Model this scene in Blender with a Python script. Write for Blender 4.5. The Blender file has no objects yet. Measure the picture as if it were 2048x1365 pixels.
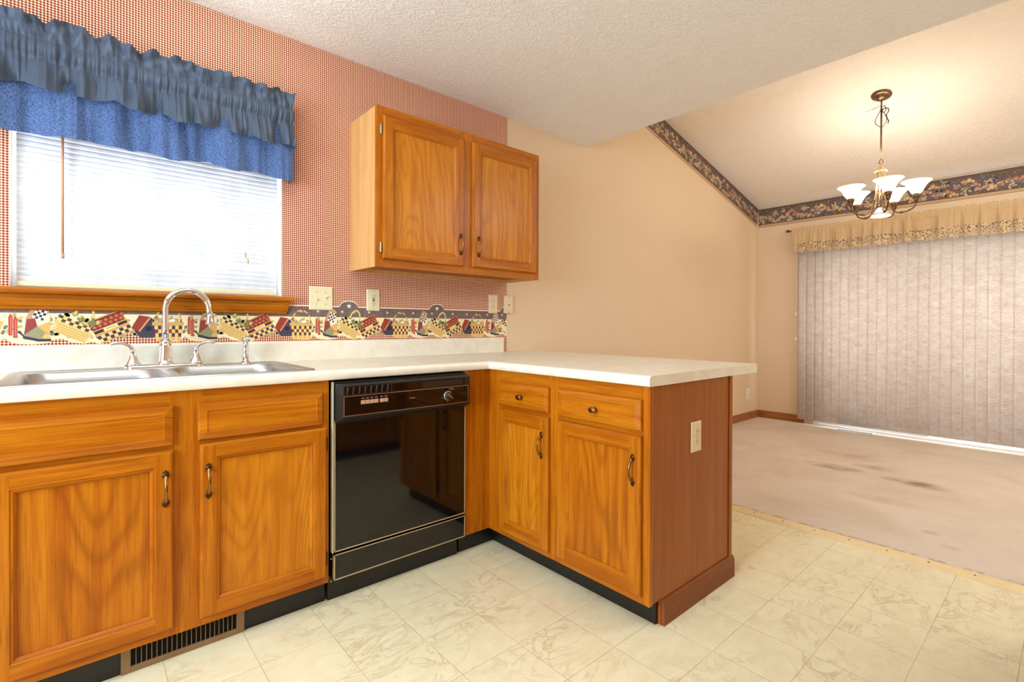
import bpy, bmesh, math, random
from math import sin, cos, pi, radians, sqrt
from mathutils import Vector, Matrix, noise

random.seed(7)
S = bpy.context.scene
COL = S.collection

# ------------------------------------------------------------------ camera
CAM = (-1.4862, -2.5381, 1.0837)
YAW, PITCH, ROLL, FPX, SX, SY = 42.1042, -0.3006, 0.2323, 993.47, 32.91, -26.77
y_, p_, r_ = radians(YAW), radians(PITCH), radians(ROLL)
fwd = Vector((sin(y_)*cos(p_), cos(y_)*cos(p_), sin(p_)))
rt = Vector((cos(y_), -sin(y_), 0)); up = rt.cross(fwd)
rt2 = rt*cos(r_) + up*sin(r_); up2 = up*cos(r_) - rt*sin(r_)
cd = bpy.data.cameras.new('camera'); cam = bpy.data.objects.new('camera', cd); COL.objects.link(cam)
m = Matrix((rt2, up2, -fwd)).transposed().to_4x4(); m.translation = Vector(CAM)
cam.matrix_world = m
cd.sensor_width = 36; cd.sensor_fit = 'HORIZONTAL'; cd.lens = FPX*36/2048
cd.shift_x = -SX/2048; cd.shift_y = SY/2048; cd.clip_start = 0.02
S.camera = cam

# ------------------------------------------------------------------ world, lamps, exposure
w = bpy.data.worlds.new('sky'); S.world = w; w.use_nodes = True
bg = w.node_tree.nodes['Background']; bg.inputs[0].default_value = (0.86, 0.93, 1.0, 1); bg.inputs[1].default_value = 7.0
S.view_settings.view_transform = 'Standard'; S.view_settings.look = 'None'
S.view_settings.exposure = 0.0; S.view_settings.gamma = 1.0; S.view_settings.use_curve_mapping = False
S.cycles.max_bounces = 10; S.cycles.diffuse_bounces = 6; S.cycles.transparent_max_bounces = 16
S.cycles.sample_clamp_indirect = 6; S.cycles.caustics_reflective = False; S.cycles.caustics_refractive = False
S.cycles.use_denoising = True

def area(name, loc, rot, sx, sy, power, color, portal=False, spread=None):
    l = bpy.data.lights.new(name, 'AREA'); l.shape = 'RECTANGLE'; l.size = sx; l.size_y = sy
    l.energy = power; l.color = color
    if spread: l.spread = radians(spread)
    if portal: l.cycles.is_portal = True
    o = bpy.data.objects.new(name, l); COL.objects.link(o); o.location = loc; o.rotation_euler = rot
    return o
def point(name, loc, power, color, r=0.03):
    l = bpy.data.lights.new(name, 'POINT'); l.energy = power; l.color = color; l.shadow_soft_size = r
    o = bpy.data.objects.new(name, l); COL.objects.link(o); o.location = loc
    return o
WARM = (1.0, 0.86, 0.68)
area('kitchen_ceiling_lamp', (-1.35, -1.55, 2.42), (0, 0, 0), 0.9, 0.5, 15, (0.88, 0.98, 1.0))
point('sink_ceiling_lamp', (-1.05, -0.60, 2.32), 4.5, (0.95, 1.0, 0.96), 0.07)
area('family_room_fill', (2.6, -3.9, 2.6), (radians(25), 0, 0), 1.6, 0.9, 50, (0.94, 0.99, 0.98))  # added soft fill light for the vaulted room, out of view
area('left_side_fill', (-3.36, -1.7, 1.45), (0, radians(-90), 0), 1.3, 1.5, 76, (0.70, 0.90, 1.14))  # added light from the left, set before a made-up window opening
area('window_portal', (-1.2225, 0.13, 1.66), (radians(-90), 0, 0), 0.9, 0.9, 1, (1, 1, 1), True)
area('patio_portal', (4.62, -1.55, 1.03), (0, radians(90), 0), 2.0, 1.95, 1, (1, 1, 1), True)

# ------------------------------------------------------------------ materials
def lin(c):
    f = lambda v: v/12.92 if v <= 0.04045 else ((v+0.055)/1.055)**2.4
    return tuple(f(v/255) for v in c)
class NT:
    def __init__(s, name):
        s.m = bpy.data.materials.new(name); s.m.use_nodes = True; s.t = s.m.node_tree
        s.b = s.t.nodes['Principled BSDF']
    def n(s, typ, **kw):
        nd = s.t.nodes.new(typ)
        for k, v in kw.items(): setattr(nd, k, v)
        return nd
    def l(s, a, b): s.t.links.new(a, b)
    def math(s, op, a, b=None, c=None, clamp=False):
        nd = s.n('ShaderNodeMath', operation=op); nd.use_clamp = clamp
        for i, v in enumerate((a, b, c)):
            if v is None: continue
            if hasattr(v, 'links'): s.l(v, nd.inputs[i])
            else: nd.inputs[i].default_value = v
        return nd.outputs[0]
    def mix(s, f, a, b, mode='MIX'):
        nd = s.n('ShaderNodeMix', data_type='RGBA', blend_type=mode)
        for i, v in ((0, f), (6, a), (7, b)):
            if hasattr(v, 'links'): s.l(v, nd.inputs[i])
            else: nd.inputs[i].default_value = v if i == 0 else (*v[:3], 1)
        return nd.outputs[2]
    def xyz(s):
        tc = s.n('ShaderNodeTexCoord'); sp = s.n('ShaderNodeSeparateXYZ'); s.l(tc.outputs['Object'], sp.inputs[0])
        return sp.outputs
    def vec(s, x, y, z):
        nd = s.n('ShaderNodeCombineXYZ')
        for i, v in enumerate((x, y, z)):
            if hasattr(v, 'links'): s.l(v, nd.inputs[i])
            else: nd.inputs[i].default_value = v
        return nd.outputs[0]
    def noise(s, v, scale, detail=2, rough=0.5, dist=0.0):
        nd = s.n('ShaderNodeTexNoise'); nd.inputs['Scale'].default_value = scale; nd.inputs['Detail'].default_value = detail
        nd.inputs['Roughness'].default_value = rough; nd.inputs['Distortion'].default_value = dist
        if v is not None: s.l(v, nd.inputs['Vector'])
        return nd.outputs[0]
    def ramp(s, f, stops):
        nd = s.n('ShaderNodeValToRGB'); s.l(f, nd.inputs[0]); cr = nd.color_ramp
        while len(cr.elements) < len(stops): cr.elements.new(0.5)
        for e, (p, c) in zip(cr.elements, stops):
            e.position = p; e.color = (*c[:3], 1) if hasattr(c, '__len__') else (c, c, c, 1)
        return nd.outputs[0]
    def bump(s, h, strength, dist=0.002):
        nd = s.n('ShaderNodeBump'); nd.inputs['Strength'].default_value = strength; nd.inputs['Distance'].default_value = dist
        s.l(h, nd.inputs['Height']); s.l(nd.outputs[0], s.b.inputs['Normal'])
    def set(s, base=None, rough=None, metal=None, spec=None, coat=None, trans=None):
        I = s.b.inputs
        if base is not None:
            if hasattr(base, 'links'): s.l(base, I['Base Color'])
            else: I['Base Color'].default_value = (*base, 1)
        for k, v in (('Roughness', rough), ('Metallic', metal), ('Specular IOR Level', spec), ('Coat Weight', coat)):
            if v is not None:
                if hasattr(v, 'links'): s.l(v, I[k])
                else: I[k].default_value = v
        return s.m

def plain(name, c, rough=0.5, metal=0, spec=0.5, var=0.06, scale=6, bump=0):
    t = NT(name); c = lin(c); x = t.xyz(); v = t.vec(x[0], x[1], x[2])
    n = t.noise(v, scale, 3)
    a = tuple(k*(1-var) for k in c); b = tuple(min(1, k*(1+var)) for k in c)
    t.set(t.mix(n, a, b), rough, metal, spec)
    if bump: t.bump(t.noise(v, 220, 2), bump)
    return t.m

def wood(name, light, mid, dark, axis='v', fig=0.0, rough=0.36, coat=0.06, fiber=1.0):
    """oak: axis v = grain up, hx = grain along x, hy = grain along y; fig = strength of cathedral figure"""
    t = NT(name); x = t.xyz(); A = t.math
    if axis == 'v': u, v = A('ADD', x[0], x[1]), x[2]
    elif axis == 'hx': u, v = A('ADD', x[2], x[1]), x[0]
    else: u, v = A('ADD', x[2], x[0]), x[1]
    oi = t.n('ShaderNodeObjectInfo'); r = A('MULTIPLY', oi.outputs['Random'], 31.0)
    # straight pore streaks
    f1 = t.noise(t.vec(A('MULTIPLY', u, 330), A('MULTIPLY', v, 7), r), 1, 3, 0.6)
    f2 = t.noise(t.vec(A('MULTIPLY', u, 46), A('MULTIPLY', v, 1.6), r), 1, 3, 0.5)
    # growth figure: contour bands of a stretched noise
    g = t.noise(t.vec(A('MULTIPLY', u, 5.5), A('MULTIPLY', v, 1.15), r), 1, 1.2, 0.4)
    wob = t.noise(t.vec(A('MULTIPLY', u, 60), A('MULTIPLY', v, 9), r), 1, 2, 0.6)
    ph = A('ADD', A('MULTIPLY', g, 60 if fig > 0.38 else (105 if fig > 0.3 else 50)), A('MULTIPLY', wob, 2.6))
    band = A('POWER', A('MULTIPLY_ADD', A('SINE', ph), 0.5, 0.5), 2.2)
    big = t.noise(t.vec(A('MULTIPLY', u, 9), A('MULTIPLY', v, 2.0), A('ADD', r, 5)), 1, 2)
    c = t.mix(t.ramp(f2, ((0.36, 0), (0.62, 1))), light, mid)
    c = t.mix(A('MULTIPLY', band, fig), c, dark)
    c = t.mix(A('MULTIPLY', t.ramp(f1, ((0.5, 0), (0.72, 1))), 0.62*fiber), c, dark)
    c = t.mix(A('MULTIPLY', t.ramp(big, ((0.45, 0), (0.75, 1))), 0.25), c, mid)
    t.set(c, rough, 0, 0.22, coat); t.b.inputs['Coat Roughness'].default_value = 0.18
    t.bump(f1, 0.12, 0.0008)
    return t.m
L1, M1, D1 = lin((188, 113, 14)), lin((166, 88, 4)), lin((110, 48, 1))
W = {}
for ax in ('v', 'hx', 'hy'):
    W[ax] = wood('oak_' + ax, L1, M1, D1, ax, 0.16)
W['p'] = wood('oak_panel_figured', L1, M1, D1, 'v', 0.40, fiber=0.8)
W['q'] = wood('oak_panel_fine', lin((200, 128, 24)), lin((184, 108, 12)), lin((146, 76, 4)), 'v', 0.36, fiber=0.7)
W['side'] = wood('oak_light_veneer', lin((214, 168, 108)), lin((206, 154, 90)), lin((186, 126, 62)), 'v', 0.12, 0.22, 0.25, 0.15)
W['end'] = wood('stained_end_veneer', lin((160, 92, 30)), lin((148, 80, 22)), lin((130, 68, 15)), 'v', 0.06, 0.34, 0.08, 0.08)
W['endtrim'] = wood('stained_trim', lin((140, 84, 44)), lin((128, 72, 34)), lin((104, 54, 22)), 'hx', 0.15, 0.5, 0.0, 0.7)
W['base'] = wood('oak_baseboard', lin((170, 112, 62)), lin((150, 92, 46)), lin((116, 66, 28)), 'hy', 0.15)
W['dark'] = plain('cabinet_underside', (150, 86, 50), 0.6)

M = {}
M['black'] = plain('black_vinyl_toe', (22, 19, 16), 0.35, spec=0.5, var=0.3, scale=30)
M['blackplastic'] = plain('black_plastic', (24, 21, 18), 0.38, var=0.1)
M['gloss'] = plain('black_gloss_panel', (10, 8, 7), 0.06, spec=0.6, var=0.05)
M['goldline'] = plain('gold_trim_line', (196, 172, 130), 0.35, 0.35)
M['coptrim'] = plain('copper_trim_line', (178, 130, 106), 0.3, 0.5)
M['brass'] = plain('antique_brass', (150, 108, 58), 0.28, 1.0, var=0.25, scale=160)
M['darkbrass'] = plain('dark_antique_brass', (84, 60, 38), 0.4, 1.0, var=0.35, scale=200)
M['nickel'] = plain('worn_nickel', (170, 160, 140), 0.35, 0.9)
M['hingeb'] = plain('bronze_hinge', (88, 60, 34), 0.45, 0.7)
M['chrome'] = plain('chrome', (232, 228, 226), 0.06, 1.0, var=0.01)
M['cream'] = plain('cream_plate', (226, 218, 178), 0.4)
M['ivory'] = plain('ivory_plate', (226, 208, 168), 0.4)
M['white'] = plain('white_vinyl', (238, 238, 236), 0.4, var=0.02)
M['whiteplate'] = plain('white_plate', (236, 232, 228), 0.4, var=0.02)
M['slot'] = plain('dark_slot', (60, 48, 38), 0.6)
M['red'] = plain('red_button', (160, 58, 40), 0.4)
M['bulbmetal'] = plain('aged_bronze', (112, 88, 66), 0.35, 0.85, var=0.2, scale=90)
M['softgold'] = plain('champagne_metal', (206, 176, 140), 0.3, 0.8)
M['register'] = plain('brown_register_enamel', (136, 108, 72), 0.5, 0.2, var=0.25, scale=25)
M['strip'] = plain('gold_carpet_bar', (232, 208, 158), 0.45, 0.15, var=0.08, scale=20)
M['wand'] = plain('amber_wand', (196, 150, 112), 0.3)
M['tan'] = plain('tan_tassel', (200, 168, 112), 0.5)
M['void'] = plain('dark_inside', (8, 7, 7), 0.9)
M['buttons'] = plain('copper_buttons', (196, 158, 130), 0.35, 0.3)
M['gapwhite'] = plain('pale_tub_edge', (176, 172, 140), 0.5)

# brushed stainless
t = NT('stainless'); x = t.xyz()
n = t.noise(t.vec(t.math('MULTIPLY', x[0], 6), t.math('MULTIPLY', x[1], 300), t.math('MULTIPLY', x[2], 60)), 1, 3)
t.set(t.mix(n, (0.40, 0.395, 0.385), (0.56, 0.55, 0.54)), 0.32, 1.0); t.b.inputs['Anisotropic'].default_value = 0.4
M['steel'] = t.m
# laminate
t = NT('cream_laminate'); x = t.xyz(); v = t.vec(x[0], x[1], x[2])
n = t.noise(v, 14, 4, 0.6, 0.6); n2 = t.noise(v, 90, 2)
c = t.mix(t.ramp(n, ((0.4, 0), (0.62, 1))), lin((234, 227, 209)), lin((226, 217, 196)))
c = t.mix(t.math('MULTIPLY', n2, 0.15), c, lin((244, 240, 228)))
M['lam'] = t.set(c, 0.34, 0, 0.5)
# popcorn / knockdown ceiling
def ceil_mat(name, col):
    t = NT(name); x = t.xyz(); v = t.vec(x[0], x[1], x[2])
    n = t.noise(v, 38, 3, 0.55, 1.6); n2 = t.noise(v, 9, 2, 0.5, 0.5)
    h = t.math('MULTIPLY', t.ramp(n, ((0.42, 0), (0.62, 1))), 1.0)
    c = t.mix(n2, lin(col), lin(tuple(k+6 for k in col)))
    t.set(c, 0.85, 0, 0.2); t.bump(h, 0.55, 0.004); return t.m
M['ceil'] = ceil_mat('knockdown_ceiling', (232, 230, 226))
M['vault'] = ceil_mat('knockdown_vault', (238, 230, 218))
# painted walls
def paint(name, col, b=0.15):
    t = NT(name); x = t.xyz(); v = t.vec(x[0], x[1], x[2]); n = t.noise(v, 2.2, 3); n2 = t.noise(v, 160, 2)
    c = t.mix(n, lin(tuple(k-3 for k in col)), lin(tuple(k+3 for k in col)))
    t.set(c, 0.72, 0, 0.3); t.bump(n2, b, 0.001); return t.m
TAN = (222, 197, 164)
M['paint'] = paint('tan_paint', TAN)
# north wall: gingham wallpaper left of x = .611, tan paint right of it
def gingham(t, x, p):
    A = t.math
    a = A('GREATER_THAN', A('FRACT', A('MULTIPLY', x[0], 1/p)), 0.5); b = A('GREATER_THAN', A('FRACT', A('MULTIPLY', x[2], 1/p)), 0.5)
    s = A('ADD', a, b)
    one = t.mix(A('GREATER_THAN', s, 0.5), lin((248, 230, 194)), lin((200, 124, 94)))
    return t.mix(A('GREATER_THAN', s, 1.5), one, lin((108, 32, 30)))
t = NT('wallpaper_and_paint'); x = t.xyz(); v = t.vec(x[0], x[1], x[2])
gh = gingham(t, x, 0.0094)
n = t.noise(v, 2.2, 3)
pc = t.mix(n, lin(tuple(k-3 for k in TAN)), lin(tuple(k+3 for k in TAN)))
t.set(t.mix(t.math('LESS_THAN', x[0], 0.611), pc, gh), 0.7, 0, 0.3); t.bump(t.noise(v, 160, 2), 0.12, 0.001)
M['north'] = t.m
# vinyl floor
t = NT('marbled_vinyl'); x = t.xyz(); A = t.math
tx, ty = A('MULTIPLY', A('SUBTRACT', x[0], 0.075), 1/0.2272), A('MULTIPLY', A('ADD', x[1], 0.808), 1/0.2303)
cell = t.n('ShaderNodeTexWhiteNoise', noise_dimensions='2D')
t.l(t.vec(A('FLOOR', tx), A('FLOOR', ty), 0), cell.inputs['Vector'])
off = A('MULTIPLY', cell.outputs[0], 2.0)
v = t.vec(A('ADD', x[0], 0), A('MULTIPLY', x[1], 1.6), off)
n1 = t.noise(v, 5.5, 4, 0.6, 1.4); vein = A('SUBTRACT', 1.0, A('MULTIPLY', A('ABSOLUTE', A('SUBTRACT', n1, 0.5)), 22), clamp=True)
n3 = t.noise(v, 3.0, 2); cloud = t.noise(v, 8, 4, 0.6, 0.8)
c = t.mix(t.ramp(cloud, ((0.35, 0), (0.7, 1))), lin((234, 224, 186)), lin((224, 212, 170)))
vm = A('MULTIPLY', A('MULTIPLY', vein, t.ramp(n3, ((0.43, 0), (0.66, 1)))), 0.5)
c = t.mix(vm, c, lin((176, 154, 112)))
dx = A('ABSOLUTE', A('SUBTRACT', A('FRACT', A('ADD', tx, 0.5)), 0.5)); dy = A('ABSOLUTE', A('SUBTRACT', A('FRACT', A('ADD', ty, 0.5)), 0.5))
ln = A('MAXIMUM', A('LESS_THAN', dx, 0.0060), A('LESS_THAN', dy, 0.0060))
ln = A('MULTIPLY', ln, t.ramp(t.noise(t.vec(x[0], x[1], 0), 7, 2), ((0.3, 0.25), (0.65, 0.7))))
c = t.mix(ln, c, lin((168, 144, 98)))
t.set(c, 0.3, 0, 0.4); t.bump(n1, 0.05, 0.002); M['floor'] = t.m
# carpet with worn stains
t = NT('beige_carpet'); x = t.xyz(); v = t.vec(x[0], x[1], x[2]); A = t.math
n = t.noise(v, 260, 2, 0.7); big = t.noise(v, 2.2, 3, 0.55, 0.6)
c = t.mix(n, lin((206, 188, 170)), lin((230, 216, 200)))
c = t.mix(A('MULTIPLY', t.ramp(big, ((0.42, 0), (0.68, 1))), 0.45), c, lin((196, 174, 152)))
def blob(cx, cy, rx, ry, k):
    global c
    ax = A('DIVIDE', A('SUBTRACT', x[0], cx), rx); ay = A('DIVIDE', A('SUBTRACT', x[1], cy), ry)
    d = A('ADD', A('MULTIPLY', ax, ax), A('MULTIPLY', ay, ay))
    wv = A('MULTIPLY', A('SUBTRACT', 1.0, d, clamp=True), A('MULTIPLY', t.ramp(t.noise(v, 9, 3), ((0.3, 0.2), (0.6, 1))), k))
    c = t.mix(wv, c, lin((158, 128, 104)))
BLOBS = []
for b_ in ((2.78, -1.30, .11, .24, .75), (2.75, -1.80, .10, .22, 1.0), (2.98, -1.50, .10, .16, .5), (1.80, -2.03, .04, .05, .4), (1.65, -2.13, .04, .05, .3), (3.25, -1.3, .14, .3, .35), (2.2, -1.75, .09, .25, .3)):
    blob(*b_)
edge = A('MULTIPLY', A('SUBTRACT', 1.0, A('MULTIPLY', A('SUBTRACT', x[0], 1.408), 22.0), clamp=True), t.ramp(t.noise(v, 30, 3), ((0.4, 0), (0.6, 1))))
c = t.mix(A('MULTIPLY', edge, 0.7), c, lin((110, 88, 70)))
t.set(c, 0.95, 0, 0.1); t.bump(n, 0.6, 0.004); M['carpet'] = t.m
# cloths
def cloth(name, col, trans, weave=700, wcol=None, rough=0.8, sheen=0.3):
    t = NT(name); x = t.xyz(); A = t.math; v = t.vec(x[0], x[1], x[2])
    n = t.noise(t.vec(A('MULTIPLY', x[0], weave), A('MULTIPLY', x[1], weave), A('MULTIPLY', x[2], weave*0.35)), 1, 2)
    n2 = t.noise(t.vec(A('MULTIPLY', x[0], weave*0.3), x[1], A('MULTIPLY', x[2], weave)), 1, 2)
    f = t.ramp(A('MULTIPLY', A('ADD', n, n2), 0.5), ((0.38, 0), (0.62, 1)))
    c = t.mix(f, lin(col), lin(wcol or tuple(min(255, k+14) for k in col)))
    t.set(c, rough, 0, 0.3); t.b.inputs['Sheen Weight'].default_value = sheen
    if trans:
        tr = t.n('ShaderNodeBsdfTranslucent'); t.l(c, tr.inputs[0]); mx = t.n('ShaderNodeMixShader'); mx.inputs[0].default_value = trans
        t.l(t.b.outputs[0], mx.inputs[1]); t.l(tr.outputs[0], mx.inputs[2]); t.l(mx.outputs[0], t.t.nodes['Material Output'].inputs[0])
    return t.m
M['navy'] = cloth('slate_blue_cotton', (62, 74, 92), 0.04, 900, None, 0.5, 0.12)
M['denim'] = cloth('blue_muslin', (52, 72, 112), 0.38, 430, (108, 138, 190))
M['slat'] = cloth('white_slat', (220, 224, 228), 0.065, 20, None, 0.5, 0.0)
M['beige'] = cloth('beige_cotton', (204, 172, 128), 0.15, 500)
# lace (see-through pattern)
t = NT('beige_lace'); x = t.xyz(); A = t.math
vo = t.n('ShaderNodeTexVoronoi', feature='DISTANCE_TO_EDGE'); vo.inputs['Scale'].default_value = 52
t.l(t.vec(0, x[1], x[2]), vo.inputs['Vector'])
hole = A('GREATER_THAN', vo.outputs['Distance'], 0.13)
t.set(lin((214, 184, 140)), 0.8, 0, 0.2); tp = t.n('ShaderNodeBsdfTransparent'); mx = t.n('ShaderNodeMixShader')
t.l(hole, mx.inputs[0]); t.l(t.b.outputs[0], mx.inputs[1]); t.l(tp.outputs[0], mx.inputs[2]); t.l(mx.outputs[0], t.t.nodes['Material Output'].inputs[0])
M['lace'] = t.m
# vertical vane fabric
t = NT('vane_fabric'); x = t.xyz(); A = t.math
oi = t.n('ShaderNodeObjectInfo'); rr = A('MULTIPLY', oi.outputs['Random'], 9)
n = t.noise(t.vec(0, A('ADD', A('MULTIPLY', x[1], 26), rr), A('MULTIPLY', x[2], 130)), 1, 4, 0.65)
n2 = t.noise(t.vec(0, A('MULTIPLY', x[1], 9), A('MULTIPLY', x[2], 22)), 1, 3)
c = t.mix(t.ramp(A('MULTIPLY_ADD', n, 0.7, A('MULTIPLY', n2, 0.3)), ((0.36, 0), (0.62, 1))), lin((214, 196, 180)), lin((236, 231, 226)))
t.set(c, 0.7, 0, 0.2); tr = t.n('ShaderNodeBsdfTranslucent'); t.l(c, tr.inputs[0]); mx = t.n('ShaderNodeMixShader'); mx.inputs[0].default_value = 0.26
t.l(t.b.outputs[0], mx.inputs[1]); t.l(tr.outputs[0], mx.inputs[2]); t.l(mx.outputs[0], t.t.nodes['Material Output'].inputs[0])
M['vane'] = t.m
# window glass: thin, passes light
t = NT('window_glass'); tp = t.n('ShaderNodeBsdfTransparent'); gl = t.n('ShaderNodeBsdfGlossy'); gl.inputs['Roughness'].default_value = 0.02
mx = t.n('ShaderNodeMixShader'); mx.inputs[0].default_value = 0.06
t.l(tp.outputs[0], mx.inputs[1]); t.l(gl.outputs[0], mx.inputs[2]); t.l(mx.outputs[0], t.t.nodes['Material Output'].inputs[0]); M['glass'] = t.m
# frosted lamp glass, lit
t = NT('frosted_shade_lit'); t.set((1, 0.93, 0.82), 0.4); t.b.inputs['Emission Color'].default_value = (1, 0.86, 0.66, 1); t.b.inputs['Emission Strength'].default_value = 2.6
M['shade'] = t.m
t = NT('shade_rim'); t.set(lin((250, 226, 196)), 0.4); t.b.inputs['Emission Color'].default_value = (1, 0.78, 0.56, 1); t.b.inputs['Emission Strength'].default_value = 0.55
M['rim'] = t.m
# printed paper, colours carried by the print
t = NT('printed_border'); at = t.n('ShaderNodeAttribute', attribute_name='Print'); M['print'] = t.set(at.outputs['Color'], 0.65, 0, 0.3)
# dark wooden shelf print is part of 'Print'; gingham strip of the basket border:
t = NT('border_gingham'); x = t.xyz(); M['gborder'] = t.set(gingham(t, x, 0.0098), 0.65, 0, 0.3)

# ------------------------------------------------------------------ mesh helpers
WL = {}
def wl(o): return WL.get(o.name, Vector((0, 0, 0))) if o else Vector((0, 0, 0))
class MB:
    def __init__(s): s.v = []; s.f = []; s.m = []; s.s = []; s.c = None
    def vert(s, p): s.v.append(Vector(p)); return len(s.v)-1
    def face(s, idx, mi=0, smooth=False): s.f.append(tuple(idx)); s.m.append(mi); s.s.append(smooth)
    def poly(s, pts, mi=0, smooth=False): s.face([s.vert(p) for p in pts], mi, smooth)
    def box(s, x0, x1, y0, y1, z0, z1, mi=0):
        p = [(x, y, z) for z in (z0, z1) for y in (y0, y1) for x in (x0, x1)]; i = [s.vert(q) for q in p]
        for f in ((0, 2, 3, 1), (4, 5, 7, 6), (0, 1, 5, 4), (2, 6, 7, 3), (0, 4, 6, 2), (1, 3, 7, 5)): s.face([i[k] for k in f], mi)
    def tube(s, path, rad, seg=12, mi=0, caps=True, flat=1.0, closed=False):
        P = [Vector(p) for p in path]; n = len(P); rs = rad if hasattr(rad, '__len__') else [rad]*n
        rings = []; prev = None
        for k in range(n):
            if closed: d = (P[(k+1) % n]-P[k-1]).normalized()
            else: d = (P[min(k+1, n-1)]-P[max(k-1, 0)]).normalized()
            if prev is None:
                a = Vector((0, 0, 1)) if abs(d.z) < 0.9 else Vector((1, 0, 0)); a = (a - d*a.dot(d)).normalized()
            else:
                a = prev - d*prev.dot(d); a.normalize()
            prev = a; b = d.cross(a)
            rings.append([s.vert(P[k]+(a*cos(2*pi*j/seg)+b*sin(2*pi*j/seg)*flat)*rs[k]) for j in range(seg)])
        for k in range(n if closed else n-1):
            A_, B_ = rings[k], rings[(k+1) % n]
            for j in range(seg): s.face((A_[j], A_[(j+1) % seg], B_[(j+1) % seg], B_[j]), mi, True)
        if caps and not closed: s.face(rings[0][::-1], mi); s.face(rings[-1], mi)
    def lathe(s, prof, c, axis=(0, 0, 1), seg=24, mi=0, caps=True, sx=1.0, sy=1.0, xdir=None):
        """prof: list of (radius, height) along axis from point c"""
        ax = Vector(axis).normalized()
        a = Vector(xdir) if xdir else (Vector((1, 0, 0)) if abs(ax.x) < 0.9 else Vector((0, 0, 1)))
        a = (a-ax*a.dot(ax)).normalized(); b = ax.cross(a); c = Vector(c); rings = []
        for r, h in prof:
            rings.append([s.vert(c+ax*h+(a*cos(2*pi*j/seg)*sx+b*sin(2*pi*j/seg)*sy)*max(r, 1e-5)) for j in range(seg)])
        for A_, B_ in zip(rings, rings[1:]):
            for j in range(seg): s.face((A_[j], A_[(j+1) % seg], B_[(j+1) % seg], B_[j]), mi, True)
        if caps: s.face(rings[0][::-1], mi); s.face(rings[-1], mi)
    def rings(s, loops, mats, smooth=False, cap=None):
        """loops: equal-length closed loops; mats(k, j) -> material of face j between loop k and k+1"""
        I = [[s.vert(p) for p in lp] for lp in loops]; n = len(loops[0])
        for k in range(len(I)-1):
            for j in range(n): s.face((I[k][j], I[k][(j+1) % n], I[k+1][(j+1) % n], I[k+1][j]), mats(k, j) if callable(mats) else mats, smooth)
        if cap is not None: s.face(I[-1], cap)
    def fill(s, loops, mi=0, flip=False):
        """planar polygon with holes, triangulated"""
        bm = bmesh.new(); es = []; 
        for lp in loops:
            vs = [bm.verts.new(p) for p in lp]
            for k in range(len(vs)): es.append(bm.edges.new((vs[k], vs[(k+1) % len(vs)])))
        bmesh.ops.triangle_fill(bm, use_beauty=True, use_dissolve=False, edges=es)
        bm.verts.index_update(); base = len(s.v); bm.verts.ensure_lookup_table()
        for v in bm.verts: s.v.append(v.co.copy())
        for f in bm.faces: s.face([base+v.index for v in (reversed(f.verts) if flip else f.verts)], mi)
        bm.free()
    def build(s, name, mats, parent=None, loc=None, fix=True, bevel=0):
        if not isinstance(mats, (list, tuple)): mats = [mats]
        pw = wl(parent); L = Vector(loc) if loc is not None else pw
        me = bpy.data.meshes.new(name); me.from_pydata([tuple(v-L) for v in s.v], [], s.f)
        for mt in mats: me.materials.append(mt)
        for p, mi, sm in zip(me.polygons, s.m, s.s): p.material_index = mi; p.use_smooth = sm
        if s.c:
            a = me.color_attributes.new('Print', 'FLOAT_COLOR', 'POINT')
            for k, c in enumerate(s.c): a.data[k].color = (*c, 1)
        if fix:
            bm = bmesh.new(); bm.from_mesh(me); bmesh.ops.recalc_face_normals(bm, faces=bm.faces); bm.to_mesh(me); bm.free()
        o = bpy.data.objects.new(name, me); COL.objects.link(o); o.parent = parent; o.location = L-pw; WL[o.name] = L
        if bevel:
            b = o.modifiers.new('bevel', 'BEVEL'); b.width = bevel; b.segments = 2; b.limit_method = 'ANGLE'; b.harden_normals = False
        return o
def tag(o, label=None, cat=None, group=None, kind=None):
    for k, v in (('label', label), ('category', cat), ('group', group), ('kind', kind)):
        if v: o[k] = v
    return o
def empty(name, loc, label=None, cat=None, group=None):
    o = bpy.data.objects.new(name, None); COL.objects.link(o); o.location = loc; o.empty_display_size = 0.05; WL[o.name] = Vector(loc)
    return tag(o, label, cat, group)
def struct(o, cat=None):
    o['kind'] = 'structure'; return o
def rrect(x0, x1, y0, y1, r, n=6):
    """rounded rectangle, counter-clockwise"""
    pts = []
    for cx, cy, a0 in ((x1-r, y1-r, 0), (x0+r, y1-r, 90), (x0+r, y0+r, 180), (x1-r, y0+r, 270)):
        for k in range(n+1):
            a = radians(a0+90*k/n); pts.append((cx+r*cos(a), cy+r*sin(a)))
    return pts
class Fr:
    """a flat face in space: a = across, b = up, d = outward"""
    def __init__(s, o, u, n): s.o = Vector(o); s.u = Vector(u); s.n = Vector(n); s.v = Vector((0, 0, 1))
    def __call__(s, a, b, d=0): return s.o+s.u*a+s.v*b+s.n*d
    def box(s, mb, a0, a1, b0, b1, d0, d1, mi=0):
        i = [mb.vert(s(a, b, d)) for d in (d0, d1) for b in (b0, b1) for a in (a0, a1)]
        for f in ((0, 2, 3, 1), (4, 5, 7, 6), (0, 1, 5, 4), (2, 6, 7, 3), (0, 4, 6, 2), (1, 3, 7, 5)): mb.face([i[k] for k in f], mi)
    def ring(s, a0, a1, b0, b1, ins, d): return [s(a0+ins, b0+ins, d), s(a1-ins, b0+ins, d), s(a1-ins, b1-ins, d), s(a0+ins, b1-ins, d)]

# ------------------------------------------------------------------ the room
ZC = 2.452; XB = 1.404; XF = 4.467; YE = -1.534
slope = lambda x: 2.455+0.2485*(XF-x)
WX0, WX1, WZ0, WZ1 = -1.671, -0.774, 1.212, 2.11
XL, YR = -3.4, -4.6

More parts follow.
